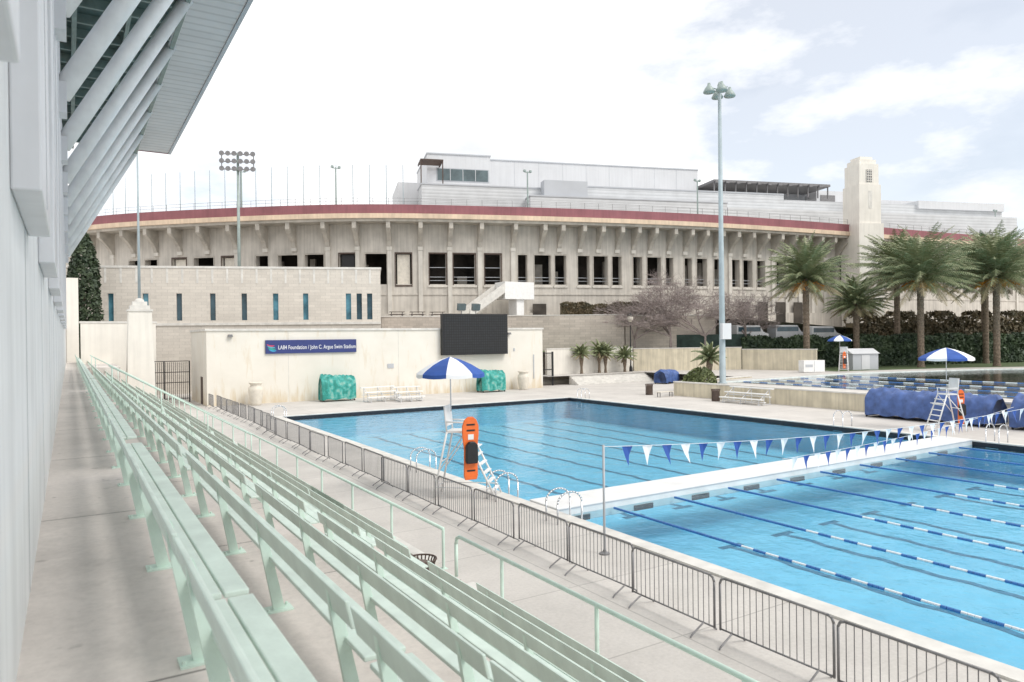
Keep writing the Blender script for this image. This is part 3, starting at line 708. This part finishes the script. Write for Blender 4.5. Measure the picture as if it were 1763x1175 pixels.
# white stair landing
sl=T('stair_landing',(49,77,7.8),"white concrete stair landing with sloping parapet on the plateau","stairs")
dx=4.2;dy=-1.0
b=MB();b.box(42.6+dx,78+dy,10.2,47.0+dx,80.5+dy,12.4);b.box(44.5+dx,78.3+dy,7.8,45.6+dx,80.3+dy,10.2);b.ob('landing',['white'],sl,world=True)
b=MB()
for yq in (78,80.2): b.prism([(42.6+dx,yq+dy,12.2),(42.6+dx,yq+dy,11.0),(37.6+dx,yq+dy,7.8),(37.6+dx,yq+dy,8.9)],(0,.25,0))
b.ob('parapet',['coping'],sl,world=True)
b=MB()
for i in range(14): x=42.6+dx-i*.36;z=11-i*.235;b.box(x-.36,78.26+dy,z-.3,x,80.19+dy,z)
b.ob('treads',['concrete2'],sl,world=True)
def hedge(name,A,B,z0,z1,t,n,size,mk,label,amp=1):
    A=V(A);B=V(B);d=B-A;L=d.length;d.normalize();nv=V((-d.y,d.x,0))
    b=MB();b.fbox(A,d,nv,0,L,-t*.38,t*.38,z0,z1-.2-.4*(amp-1))
    def fn():
        s=random.random()*L;k=random.random()
        hh=z1+amp*(.18*math.sin(s*.9)+.12*math.sin(s*2.7))
        if k<.6: o=-t/2*(.8+.3*random.random());z=z0+(hh-z0)*random.random();nr=-nv
        elif k<.9: o=(random.random()-.5)*t;z=hh-.2*random.random();nr=V((0,0,1))
        else: o=t/2;z=z0+(hh-z0)*random.random();nr=nv
        q=A+d*s+nv*o;return V((q.x,q.y,z)),nr
    leafcloud(b,fn,n,size)
    return meta(b.ob(name,[mk]),label,"hedge")
hedge('hedge',(54,75,0),(65,70.3,0),7.8,9.6,1.4,5000,.16,'hedgeb',"bronze green clipped hedge on the plateau edge")
hedge('hedge',(87,56,0),(120,46.5,0),1,4.9,2,12000,.28,'hedge',"tall dark green hedge beyond the upper pool")
hedge('hedge',(73,62,0),(87,56.3,0),1,4.9,1.4,5000,.25,'hedge',"dark green hedge along the yellow wall")
hedge('hedge',(96,62,0),(128,52,0),2,7.8,2.5,9000,.32,'hedgeb',"uneven row of tall bronze green shrubs below the stadium",3)
b=MB()
A=V((62,70.8,0));Bv=V((74,61.5,0));d=(Bv-A).normalized();nv=V((-d.y,d.x,0));b.fbox(A,d,nv,0,(Bv-A).length,0,.04,3.6,5.4)
M['screenf']=mat('dark_green_windscreen',(.05,.08,.07),.9,.3,1)
meta(b.ob('screened_fence',['screenf']),"dark green screened fence above the planter wall","fence")
def van(loc,rot,mk,label):
    e=T('parked_van',loc,label,"van","vans parked below the stadium",rot=rot)
    b=MB();b.prism([(-2.4,-.95,.35),(2.5,-.95,.35),(2.5,-.95,1.0),(1.7,-.95,1.25),(1.1,-.95,2.1),(-2.4,-.95,2.15)],(0,1.9,0));bevel(b.ob('body',[mk],e),.08)
    b=MB();b.box(-2.2,-.965,1.3,1.2,-.955,1.9);b.ob('window',['glass'],e)
    for x in (-1.6,1.6):
        for y in (-.97,.8):
            b=MB();b.tube((x,y,.34),(x,y+.17,.34),.34,16);b.ob('wheel',['black'],e)
M['carw']=mat('white_car_paint',(.72,.73,.74),.3,.02,2,bmp=0);M['carr']=mat('silver_car_paint',(.42,.43,.45),.3,.05,2,bmp=0)
for i,(x,y,z,k) in enumerate(((76,63.5,4.4,'carw'),(82,62.2,4.4,'carr'),(88,61,4.2,'carw'))):
    van((x,y,z),rad(-14),k,("white" if k=='carw' else "silver")+" van parked below the stadium wall")
# palms
def frond(b,base,az,el,L,width,droop,m=0,nl=30):
    pts=[];q=V(base);dirh=V((math.cos(az),math.sin(az),0));e=el
    n=9
    for i in range(n+1):
        pts.append(q.copy());st_=L/n
        q=q+(dirh*math.cos(e)+V((0,0,math.sin(e))))*st_;e-=droop*(.4+1.2*i/n)/n
    for i in range(n): b.tube(pts[i],pts[i+1],.05*(1-i/n*.8),3,m)
    side=V((-dirh.y,dirh.x,0))
    for i in range(nl):
        t=(.10+.90*i/nl)*n;k=min(n-1,int(t));c=pts[k].lerp(pts[k+1],t-k);tg=(pts[k+1]-pts[k]).normalized()
        ll=width*math.sin(math.pi*min(.97,(i/nl)*.80+.18))*(.8+.4*random.random())
        for sgn in (-1,1):
            dr=(side*sgn*.8+tg*.65+V((0,0,-.2-.35*random.random()))).normalized()
            e_=c+dr*ll;wv=tg*(.065)
            b.add([c-wv,c+wv,e_+wv*.4+V((0,0,-.06)),e_-wv*.4+V((0,0,-.06))],[(0,1,2,3)],m)
def palm(loc,h,cr,nf,label,fruit=True,tr=.36,group="palm trees beyond the upper pool",name='palm_tree'):
    e=T(name,loc,label,"palm tree",group,rot=random.random()*6)
    b=MB();prof=[(tr*1.35,0),(tr*1.05,.5)]
    k=0;z=.8
    while z<h-1.4: prof+=[(tr*(1.0+.10*(k%2)),z)];z+=.28;k+=1
    prof+=[(tr*1.3,h-1.2),(tr*1.9,h-.6),(tr*1.7,h-.1),(tr*.6,h+.2)]
    b.lathe(prof,12);b.ob('trunk',['bark'],e)
    b=MB()
    for i in range(nf):
        t=i/nf;el=rad(86-108*t+random.uniform(-8,8));az=i*2.39996+random.uniform(-.2,.2)
        L=cr*(.80+.25*random.random())*(1 if t<.8 else .85)
        frond(b,(0,0,h),az,el,L,cr*.125,rad(50+30*random.random()) if t<.7 else rad(42),0 if t<.88 else 1)
    b.ob('crown',['frond','deadfrond'],e)
    if fruit:
        for j in range(9):
            az=j*.7+random.random()*.4;A_=V((0,0,h-.2));B_=V((math.cos(az)*1.7,math.sin(az)*1.7,h-.6));b=MB();b.tube(A_,B_,.07,4)
            d_=(B_-A_)
            for i in range(90):
                tt=random.random();c=A_+d_*(.35+.85*tt)+V((random.gauss(0,.2),random.gauss(0,.2),random.gauss(-.35*tt,.2)));q=A_+d_*min(1,.35+.7*tt)
                b.add([q,c+V((.09,0,0)),c+V((0,.09,.03)),c+V((0,-.03,-.12))],[(0,1,2),(1,2,3),(0,1,3)])
            b.ob('fruit_cluster',['fruit'],e)
    return e
palm((77,55.5,1),10.9,6.2,110,"mature date palm with orange fruit clusters above the yellow wall")
palm((86.5,55,1),8.0,4.8,90,"shorter bushy date palm beside taller palms",False)
palm((95,54.5,1),12.4,7.0,105,"tall date palm against the stadium wall")
palm((89.5,48.4,1),10.9,7.8,120,"broad date palm with orange fruit at the pool lawn")
palm((97.8,43.6,1),11.1,7.6,120,"broad date palm with orange fruit on the lawn edge")
palm((106,48.6,1),12.6,7.0,95,"tall date palm standing in front of the dark hedge")
palm((113,52,1),12.9,7.0,85,"tall date palm standing in front of the dark hedge")
for (x,y,h) in ((50.5,66.2,2.3),(53.2,66.3,2.5),(53.9,66.0,2.2),(56.7,65.8,1.9)):
    palm((x,y,1),h,1.7,34,"small pygmy palm in front of the cream wall",False,.14,"small palms along the cream wall",'small_palm')
palm((51.5,47.6,1),2.1,1.9,40,"low bushy dark palm beside the light mast",False,.16,None,'small_palm')
bu=T('bush',(48,45.2,1),"rounded green shrub in the corner planter","bush")
b=MB()
def fb():
    t=random.random()*6.28;ph=random.random()*1.5;r=(.9+.25*math.sin(t*3)+.15*random.random())
    return V((r*1.7*math.cos(t)*math.cos(ph),r*.9*math.sin(t)*math.cos(ph),r*1.1*math.sin(ph))),V((math.cos(t),math.sin(t),1))
leafcloud(b,fb,3000,.13);b.ob('foliage',['bush'],bu)
def bare(loc,H,label,seed):
    random.seed(seed);e=T('bare_tree',loc,label,"tree","bare trees on the planting bed")
    b=MB();tw_=MB()
    def rec(p_,d,L,r,dep):
        q=p_+d*L
        (b if dep<2 else tw_).tube(p_,q,r,5 if dep<3 else 3,0,r*.7)
        if dep>=7: return
        for i in range(5 if dep==0 else 3):
            dd=(d*.9+V((random.gauss(0,.62),random.gauss(0,.62),random.gauss(.0,.28)))).normalized()
            if dd.z<-.1: dd.z*=-.5
            rec(q,dd,L*random.uniform(.66,.88) if dep else H*.25,max(.014,r*.6),dep+1)
    rec(V((0,0,0)),V((0,0,1)),H*.18,.2,0)
    b.ob('trunk',['twig'],e);tw_.ob('crown',['twig'],e)
bare((64,65.5,3.6),9.0,"leafless spreading tree with fine grey twigs",3)
bare((68.5,64,3.6),8.8,"leafless spreading tree with fine grey twigs",9)
bare((60.5,68.3,3.6),7.2,"leafless spreading tree with fine grey twigs",14)
bare((73.5,61.8,3.4),8.0,"leafless spreading tree with fine grey twigs",21)
random.seed(5)
lp=T('lamp_post',(58,66.2,1),"black lantern style lamp post beside the cream wall","lamp post")
b=MB();b.lathe([(.22,0),(.18,.5),(.08,.8),(.065,5.8),(.11,6.0)],10);b.ob('post',['black'],lp)
b=MB();b.lathe([(.12,6.0),(.34,6.25),(.36,6.55),(.2,6.8)],12);b.ob('lantern',['urn'],lp)
b=MB();b.lathe([(.42,6.8),(.3,6.95),(.06,7.1)],12);b.ob('lamp_cap',['black'],lp)
lmst=T('light_mast',(49.0,43.8,1),"very tall grey light mast with four floodlights","light mast")
b=MB();b.lathe([(.42,0),(.42,.06),(.28,.1),(.25,5),(.14,26.2)],16);b.ob('pole',['polegrey'],lmst,True)
b=MB();b.box(-.55,-.55,3.9,.55,-.28,5.3);b.ob('control_box',['panelw'],lmst)
b=MB();b.tube((-1.35,0,25.9),(1.35,0,25.9),.05,8);b.tube((0,-.9,25.9),(0,.9,25.9),.05,8);b.lathe([(.16,25.6),(.18,26.3),(.05,26.6)],10);b.ob('crossarm',['lampm'],lmst)
for (x,y) in ((-1.2,.1),(1.2,-.1),(-.55,-.75),(.55,.75)):
    b=MB();b.lathe([(.48,25.45),(.52,25.55),(.36,25.85),(.15,26.1),(.12,26.3)],14,c=(x,y,0));b.ob('floodlight',['lampm'],lmst,True)
la=T('floodlight_array',(17.3,89.3,7),"tall pole carrying three rows of round floodlights","floodlight tower",rot=rad(-20))
b=MB();b.tube((0,0,0),(0,0,20.6),.22,12,0,.14);b.ob('pole',['lampm'],la,True)
b=MB()
for z in (18.7,19.6,20.5): b.box(-1.9,-.06,z-.05,1.9,.06,z+.05)
for x in (-1.8,0,1.8): b.box(x-.05,-.1,18.5,x+.05,-.06,20.7)
b.ob('crossarm',['steel'],la)
for z in (18.7,19.6,20.5):
    for i in range(6):
        x=-1.75+i*.7;b=MB();b.tube((x,-.42,z-.02),(x,-.1,z),.30,12,0,.15);b.ob('lamp',['steel'],la)
# ------------------------------------------------------------------ crowd barriers
br=T('crowd_barrier',(9.4,2,0),"grey galvanised steel crowd control barrier on the pool deck","barrier","crowd barriers along the pool deck")
b=MB();L=2.1;r=.021
b.path([(0,.0,.18),(0,0,.98),(0,.03,1.05),(0,.1,1.08),(0,L-.1,1.08),(0,L-.03,1.05),(0,L,.98),(0,L,.18)],r,8)
b.tube((0,0,.2),(0,L,.2),.016,8)
b.ob('frame',['steel'],br,True)
b=MB()
for i in range(1,17): b.tube((0,i*L/17,.2),(0,i*L/17,1.07),.008,5)
b.ob('bars',['steel'],br)
b=MB();b.path([(-.32,.25,.01),(-.28,.25,.05),(0,.25,.2),(.28,.25,.05),(.32,.25,.01)],.016,6);ft=b.ob('foot',['steel'],br)
c=ft.copy();COL.objects.link(c);c.parent=br;c.location=(0,L-.5,0)
for i in range(1,27):
    dup(br,(9.4+random.uniform(-.05,.07)+(.25 if i>18 else 0),-.2+2.2*i if i!=1 else -.2,0),rot=random.uniform(-.03,.03))
br.location=(9.42,-.2+2.2*27,0)
# ------------------------------------------------------------------ umbrellas, lifeguard chairs
def umbrella(parent_loc,rot,label,Rr=1.15):
    e=T('parasol',parent_loc,label,"umbrella","parasols over the lifeguard chairs",rot=rot)
    b=MB();b.tube((0,0,0),(0,0,1.75),.022,8);b.ob('pole',['chrome'],e)
    b=MB();N=8
    rings=[(0,1.82),(.30,1.72),(.62,1.56),(.88,1.38),(1.0,1.27)]
    def P(q,t,s_):
        f,z=q;sc=1-.05*math.sin(math.pi*s_)*f;return (f*sc*Rr*math.cos(t),f*sc*Rr*math.sin(t),z-.03*math.sin(math.pi*s_)*f)
    for k in range(N):
        for si in range(4):
            t0=2*math.pi*(k+si/4)/N;t1=2*math.pi*(k+(si+1)/4)/N
            for j in range(len(rings)-1):
                b.quad(P(rings[j],t0,si/4),P(rings[j],t1,(si+1)/4),P(rings[j+1],t1,(si+1)/4),P(rings[j+1],t0,si/4),m=k%2)
            A_=P(rings[-1],t0,si/4);B_=P(rings[-1],t1,(si+1)/4)
            b.quad(A_,B_,(B_[0]*1.01,B_[1]*1.01,B_[2]-.12),(A_[0]*1.01,A_[1]*1.01,A_[2]-.12),m=k%2)
    b.ob('canopy',['blue','whitef'],e)
    b=MB()
    for k in range(N):
        t=2*math.pi*k/N;b.tube((0,0,1.70),(Rr*.97*math.cos(t),Rr*.97*math.sin(t),1.25),.006,4)
    b.ob('ribs',['chrome'],e)
    return e
def chair(loc,rot,label,fx=.95,H=1.95):
    e=T('lifeguard_chair',loc,label,"lifeguard chair","lifeguard chairs around the pools",rot=rot)
    b=MB()
    for y in (-.42,.42):
        b.tube((fx,y*1.15,0),(.28,y*.9,H),.034,8);b.tube((-.75,y*1.15,0),(-.30,y*.9,H),.034,8)
        b.tube((-.66,y*1.1,.35),(fx-.12,y*1.1,.35),.02,6);b.tube((-.30,y*.9,H),(-.38,y*.9,H+.85),.026,8)
        b.tube((.28,y*.9,H),(.30,y*.9,H+.32),.024,8);b.tube((-.35,y*.9,H+.34),(.34,y*.9,H+.32),.026,8);b.tube((-.55,y*1.03,.9),(.28,y*.9,H-.05),.02,6)
    for z,x in ((.35,-.66),(1.2,-.47)): b.tube((x,-.45,z),(x,.45,z),.02,6)
    b.ob('frame',['white'],e,True)
    n_=int(H/.28)
    for i in range(n_):
        z=.28+i*.28;x=fx-(fx-.28)*z/H;b=MB();b.box(x-.05,-.42,z-.018,x+.08,.42,z+.018);b.ob('ladder_rung',['white'],e)
    b=MB();b.box(-.32,-.38,H-.02,.32,.38,H+.04);b.ob('seat',['white'],e)
    b=MB();b.prism([(-.32,-.38,H+.2),(-.28,-.38,H+.2),(-.36,-.38,H+.85),(-.40,-.38,H+.85)],(0,.76,0));b.ob('backrest',['white'],e)
    b=MB();b.box(.32,-.36,H-.5,.72,.36,H-.47);b.ob('footrest',['white'],e)
    return e
def rescue(loc,rot,label,s=1.0,hw=.2):
    e=T('rescue_board',loc,label,"rescue board","rescue boards hanging on lifeguard chairs",rot=rot)
    e.scale=(s,s,s)
    b=MB()
    prof=[(-hw*.7,0),(hw*.7,0),(hw*.85,.12),(hw*.8,.9),(hw,1.35),(hw,1.6),(hw*.75,1.78),(hw*.3,1.88),(-hw*.3,1.88),(-hw*.75,1.78),(-hw,1.6),(-hw,1.35),(-hw*.8,.9),(-hw*.85,.12)]
    b.prism([(x,0,z) for x,z in prof],(0,.07,0));bevel(b.ob('board',['orange'],e),.02)
    for z in (.25,1.45,1.62):
        b=MB();b.box(-.13,-.008,z,.13,-.001,z+.05);b.ob('strap',['black'],e)
    b=MB();b.box(-.09,-.008,1.2,.09,-.002,1.36);b.ob('notice_plate',['white'],e)
    b=MB();b.prism([(-.17,0,.5),(.17,0,.5),(.19,0,.6),(.18,0,1.05),(.08,0,1.15),(-.08,0,1.15),(-.18,0,1.05),(-.19,0,.6)],(0,-.14,0));bevel(b.ob('bag',['black'],e),.03)
    return e
chair((10.95,21.1,0),rad(-42),"white metal lifeguard chair with ladder at the pool edge",1.35,2.15)
umbrella((10.75,21.25,2.8),.2,"blue and white parasol over a lifeguard chair",1.13)
rescue((10.95,20.25,.66),rad(-8),"orange rescue board with black bag hanging on the chair",1.08,.26)
chair((39.7,20.1,0),rad(150),"white metal lifeguard chair beside the blue covered reels")
umbrella((40.0,20.3,2.6),.5,"blue and white parasol over the chair by the reels",1.3)
rescue((40.3,19.7,.3),rad(-25),"orange rescue board leaning on the chair by the reels")
chair((74.0,48.6,1),rad(-150),"white lifeguard chair beside the upper pool")
umbrella((73.6,48.8,3.3),.9,"blue and white parasol over the upper pool chair",1.3)
rescue((73.4,48.1,1.4),rad(-20),"orange rescue board hanging on the upper pool chair")
# ------------------------------------------------------------------ backstroke flags
for (x,y) in ((10.85,13.4),(38.3,13.4)):
    e=T('flag_post',(x,y,0),"slim steel stanchion holding the backstroke flag line","post","stanchions for the backstroke flags")
    b=MB();b.tube((0,0,0),(0,0,2.62),.03,10);b.ob('pole',['panelg'],e,True)
    b=MB();b.lathe([(.13,0),(.13,.03),(.05,.06),(.04,.1)],12);b.ob('base',['steel'],e)
def flagline(P0,P1,sag,step,k0,label):
    P0=V(P0);P1=V(P1);mid=(P0+P1)/2
    e=T('flag_line',mid,label,"pennants","pennant strings over the lap pool")
    def Q(t): q=P0.lerp(P1,t);q.z-=4*sag*t*(1-t);return q
    b=MB();n=60
    for i in range(n): b.tube(Q(i/n),Q((i+1)/n),.008,4)
    b.ob('cord',['ropewhite'],e,world=True)
    L=(P1-P0).length;x=.75;k=k0
    while x<L-.3:
        q=Q(x/L);sw=random.uniform(-.05,.05);b=MB();fx=random.uniform(-.12,.12)
        b.add([(q.x-.17,q.y,q.z),(q.x,q.y+.03,q.z-.005),(q.x+.17,q.y,q.z),(q.x+sw,q.y+fx,q.z-.50),(q.x-.085,q.y+fx*.4,q.z-.24),(q.x+.085,q.y+fx*.4+.04,q.z-.24)],[(0,1,4),(1,5,4),(1,2,5),(4,5,3)])
        b.ob('pennant',['blue' if k%2==0 else 'whitef'],e,world=True);x+=step;k+=1
flagline((10.85,13.4,2.58),(38.3,13.4,2.45),.46,.66,0,"string of blue and white triangular pennants over the lap pool")
flagline((19.5,15.0,1.2),(38.6,16.5,1.6),.2,.66,1,"second string of blue and white pennants near the bulkhead")
# ------------------------------------------------------------------ pool ladders
def grab(loc,rot,first=None):
    if first: return dup(first,loc,rot)
    e=T('pool_ladder',loc,"pair of curved stainless steel pool grab rails","pool ladder","grab rails around the lap pool",rot=rot)
    for y in (-.28,.28):
        b=MB();pts=[]
        for i in range(13):
            t=math.pi*i/12;pts.append((-.25-.42*math.cos(t),y,.55+.32*math.sin(t)))
        pts=[(-.67,y,.0)]+pts+[(.17,y,-.9)]
        b.path(pts,.026,8);b.ob('rail',['chrome'],e,True)
    for z in (-.25,-.55,-.85):
        b=MB();b.box(.12,-.28,z,.22,.28,z+.03);b.ob('rung',['chrome'],e)
    return e
gr=grab((12.15,26.0,0),0)
for (x,y,r_) in ((12.15,16.5,0),(12.15,49.0,0),(36.9,48.5,math.pi),(36.9,24.5,math.pi),(36.9,16.6,math.pi),(12.15,19.9,0)): grab((x,y,0),r_,gr)
# ------------------------------------------------------------------ covered reels, deck furniture
def covered(loc,Lr,H,Wd,label,mk,rot,cat="pool cover reel",name='covered_reel',grp=None):
    e=T(name,loc,label,cat,grp,rot=rot)
    b=MB();n=26;m_=60;vs=[];fs=[]
    for i in range(m_+1):
        x=-Lr/2+Lr*i/m_;k=1 if 0<i<m_ else .86
        for j in range(n+1):
            t=math.pi*j/n;rr=1+.025*math.sin(x*7+j*.9)+.03*math.sin(x*3.1-j*.5)+.02*math.sin(x*17+j*.4)+random.uniform(-.008,.008)
            yy=-math.cos(t)*Wd/2*k*rr;zz=.28+(H-.28)*math.sin(t)**.6*k*rr*(1-.04*math.sin(x*1.7)) if j not in (0,n) else .18+.05*math.sin(x*5)
            vs.append((x,yy,zz))
    for i in range(m_):
        for j in range(n): q=i*(n+1)+j;fs.append((q,q+1,q+n+2,q+n+1))
    fs.append(tuple(range(n+1)));fs.append(tuple(m_*(n+1)+j for j in range(n,-1,-1)))
    b.add(vs,fs);b.ob('cover',[mk],e,True)
    for x in (-Lr/2+.15,Lr/2-.15):
        b=MB()
        b.tube((x,-Wd*.45,.08),(x,Wd*.45,.08),.03,6);b.tube((x,-Wd*.3,.08),(x,0,H*.6),.03,6);b.tube((x,Wd*.3,.08),(x,0,H*.6),.03,6)
        b.ob('frame',['steel'],e)
        for y in (-Wd*.42,Wd*.42): b=MB();b.tube((x-.03,y,.08),(x+.03,y,.08),.08,10);b.ob('wheel',['black'],e)
    return e
covered((43.4,22.9,0),7.4,1.75,1.9,"long storage reel covered with a wrinkled blue tarp",'bluet',rad(90))
covered((43.6,16.0,0),5.0,1.8,1.9,"shorter reel covered with a blue tarp",'bluet',rad(90))
covered((19.6,60.3,0),3.0,2.2,1.3,"lane rope reel wrapped in a teal mesh cover",'teal',0,grp="teal covered reels by the cream wall")
covered((35.0,60.4,0),2.7,2.1,1.3,"lane rope reel wrapped in a teal mesh cover",'teal',0,grp="teal covered reels by the cream wall")
covered((56.5,58.5,0),3.2,1.5,1.6,"low heap covered with a blue tarp",'bluet',rad(20),"tarp","covered_equipment")
ur=T('planter_urn',(12.9,60.6,0),"large cream stone planter urn against the wall","planter","planter urns by the cream wall")
b=MB();b.lathe([(.38,0),(.42,.1),(.52,.6),(.60,1.2),(.58,1.45),(.42,1.6),(.46,1.72),(.55,1.8),(.55,1.88),(.44,1.86),(.3,1.6)],20);b.ob('body',['urn'],ur,True)
dup(ur,(39.0,60.8,0))
def pbleach(loc,rot,L,label):
    e=T('portable_bleachers',loc,label,"bleachers","small portable bleachers on the deck",rot=rot)
    for i in range(3): b=MB();b.box(-L/2,i*.6,.38+.38*i,L/2,i*.6+.30,.46+.38*i);b.ob('seat',['white'],e)
    for i in range(2): b=MB();b.box(-L/2,i*.6+.33,.18+.38*i,L/2,i*.6+.56,.24+.38*i);b.ob('foot_plank',['white'],e)
    for x in (-L/2+.3,0,L/2-.3):
        b=MB()
        b.tube((x,0,.03),(x,1.5,.03),.03,6);b.tube((x,.1,.03),(x,.1,.42),.03,6);b.tube((x,.7,.03),(x,.7,.8),.03,6);b.tube((x,1.35,.03),(x,1.35,1.2),.03,6);b.tube((x,.1,.3),(x,1.35,1.15),.028,6)
        b.ob('frame',['panelw'],e)
    return e
pbleach((22.6,56.8,0),rad(8),3.2,"white aluminium portable bleachers on the pool deck")
pbleach((24.3,55.2,0),rad(-5),2.4,"white aluminium portable bleachers on the pool deck")
pbleach((43.2,37,0),rad(-90),4.0,"white aluminium portable bleachers against the yellow wall")
e=T('deck_bench',(43.6,45.4,0),"short cream slatted bench on the deck","bench")
b=MB();b.box(-.9,-.2,.42,.9,-.02,.46);b.box(-.9,.02,.42,.9,.2,.46);b.ob('seat',['urn'],e)
for x in (-.7,.7):
    b=MB();b.box(x-.03,-.18,0,x+.03,-.13,.42);b.box(x-.03,.13,0,x+.03,.18,.42);b.box(x-.03,-.13,.36,x+.03,.13,.41);b.ob('leg',['steel'],e)
M['liner']=mat('bin_liner',(.16,.12,.10),.6,.1,4,bmp=0)
def bin_(loc,h,r,label):
    e=T('litter_bin',loc,label,"bin","brown litter bins")
    b=MB();b.lathe([(r*.80,.02),(r*.80,h-.08),(r*.5,h-.05)],16);b.ob('liner',['liner'],e)
    b=MB()
    for i in range(22):
        t=2*math.pi*i/22;c,s=math.cos(t),math.sin(t);b.tube((r*.95*c,r*.95*s,0),(r*.95*c,r*.95*s,h*.82),.015,5);b.tube((r*.95*c,r*.95*s,h*.82),(r*1.1*c,r*1.1*s,h),.015,5)
    b.ob('slats',['brown'],e)
    b=MB()
    for i in range(22):
        t=2*math.pi*i/22;t2=2*math.pi*(i+1)/22;b.tube((r*1.1*math.cos(t),r*1.1*math.sin(t),h),(r*1.1*math.cos(t2),r*1.1*math.sin(t2),h),.018,6)
    b.ob('rim',['brown'],e);return e
bin_((44,47.8,0),.95,.32,"brown slatted litter bin by the yellow wall")
bin_((43.7,39.8,0),.95,.32,"brown slatted litter bin by the yellow wall")
bin_((5.75,12.7,.5),.45,.26,"brown slatted litter bin at the stand aisle")
e=T('storage_shed',(80,50.5,1),"small pale storage shed beside the pool lawn","shed",rot=rad(-25))
b=MB();b.box(-1.6,-1.2,0,1.6,1.2,1.9);b.ob('wall',['panelg'],e)
b=MB();b.prism([(-1.75,-1.35,1.9),(-1.75,1.35,1.9),(-1.75,0,2.5)],(3.5,0,0));b.ob('roof',['panelw'],e)
b=MB();b.box(-.5,-1.24,.05,.5,-1.2,1.75);b.ob('door',['panelw'],e)
e=T('storage_cabinet',(70.5,50.2,1),"white storage cabinet beside the upper pool","cabinet",rot=rad(-20))
b=MB();b.box(-1.3,-.5,.05,1.3,.5,1.35);b.ob('body',['white'],e)
b=MB();b.box(-.02,-.52,.1,.02,-.5,1.3);b.box(-1.1,-.52,.6,-.2,-.505,.9);b.ob('door_trim',['panelg'],e)
for i,(x,y) in enumerate(((33.5,80.2),(36.0,79.8),(38.6,79.6))):
    e=T('picnic_table',(x,y,7.8),"weathered picnic table on the plateau terrace","table","picnic tables on the plateau",rot=rad(-15))
    b=MB();b.box(-.9,-.4,.72,.9,.4,.78);b.ob('table_top',['brown'],e)
    for sy in (-.75,.75): b=MB();b.box(-.9,sy-.13,.42,.9,sy+.13,.47);b.ob('seat',['brown'],e)
    for sx in (-.65,.65): b=MB();b.tube((sx,-.7,0),(sx,.2,.74),.04,6);b.tube((sx,.7,0),(sx,-.2,.74),.04,6);b.box(sx-.03,-.75,.36,sx+.03,.75,.42);b.ob('leg',['steel'],e)
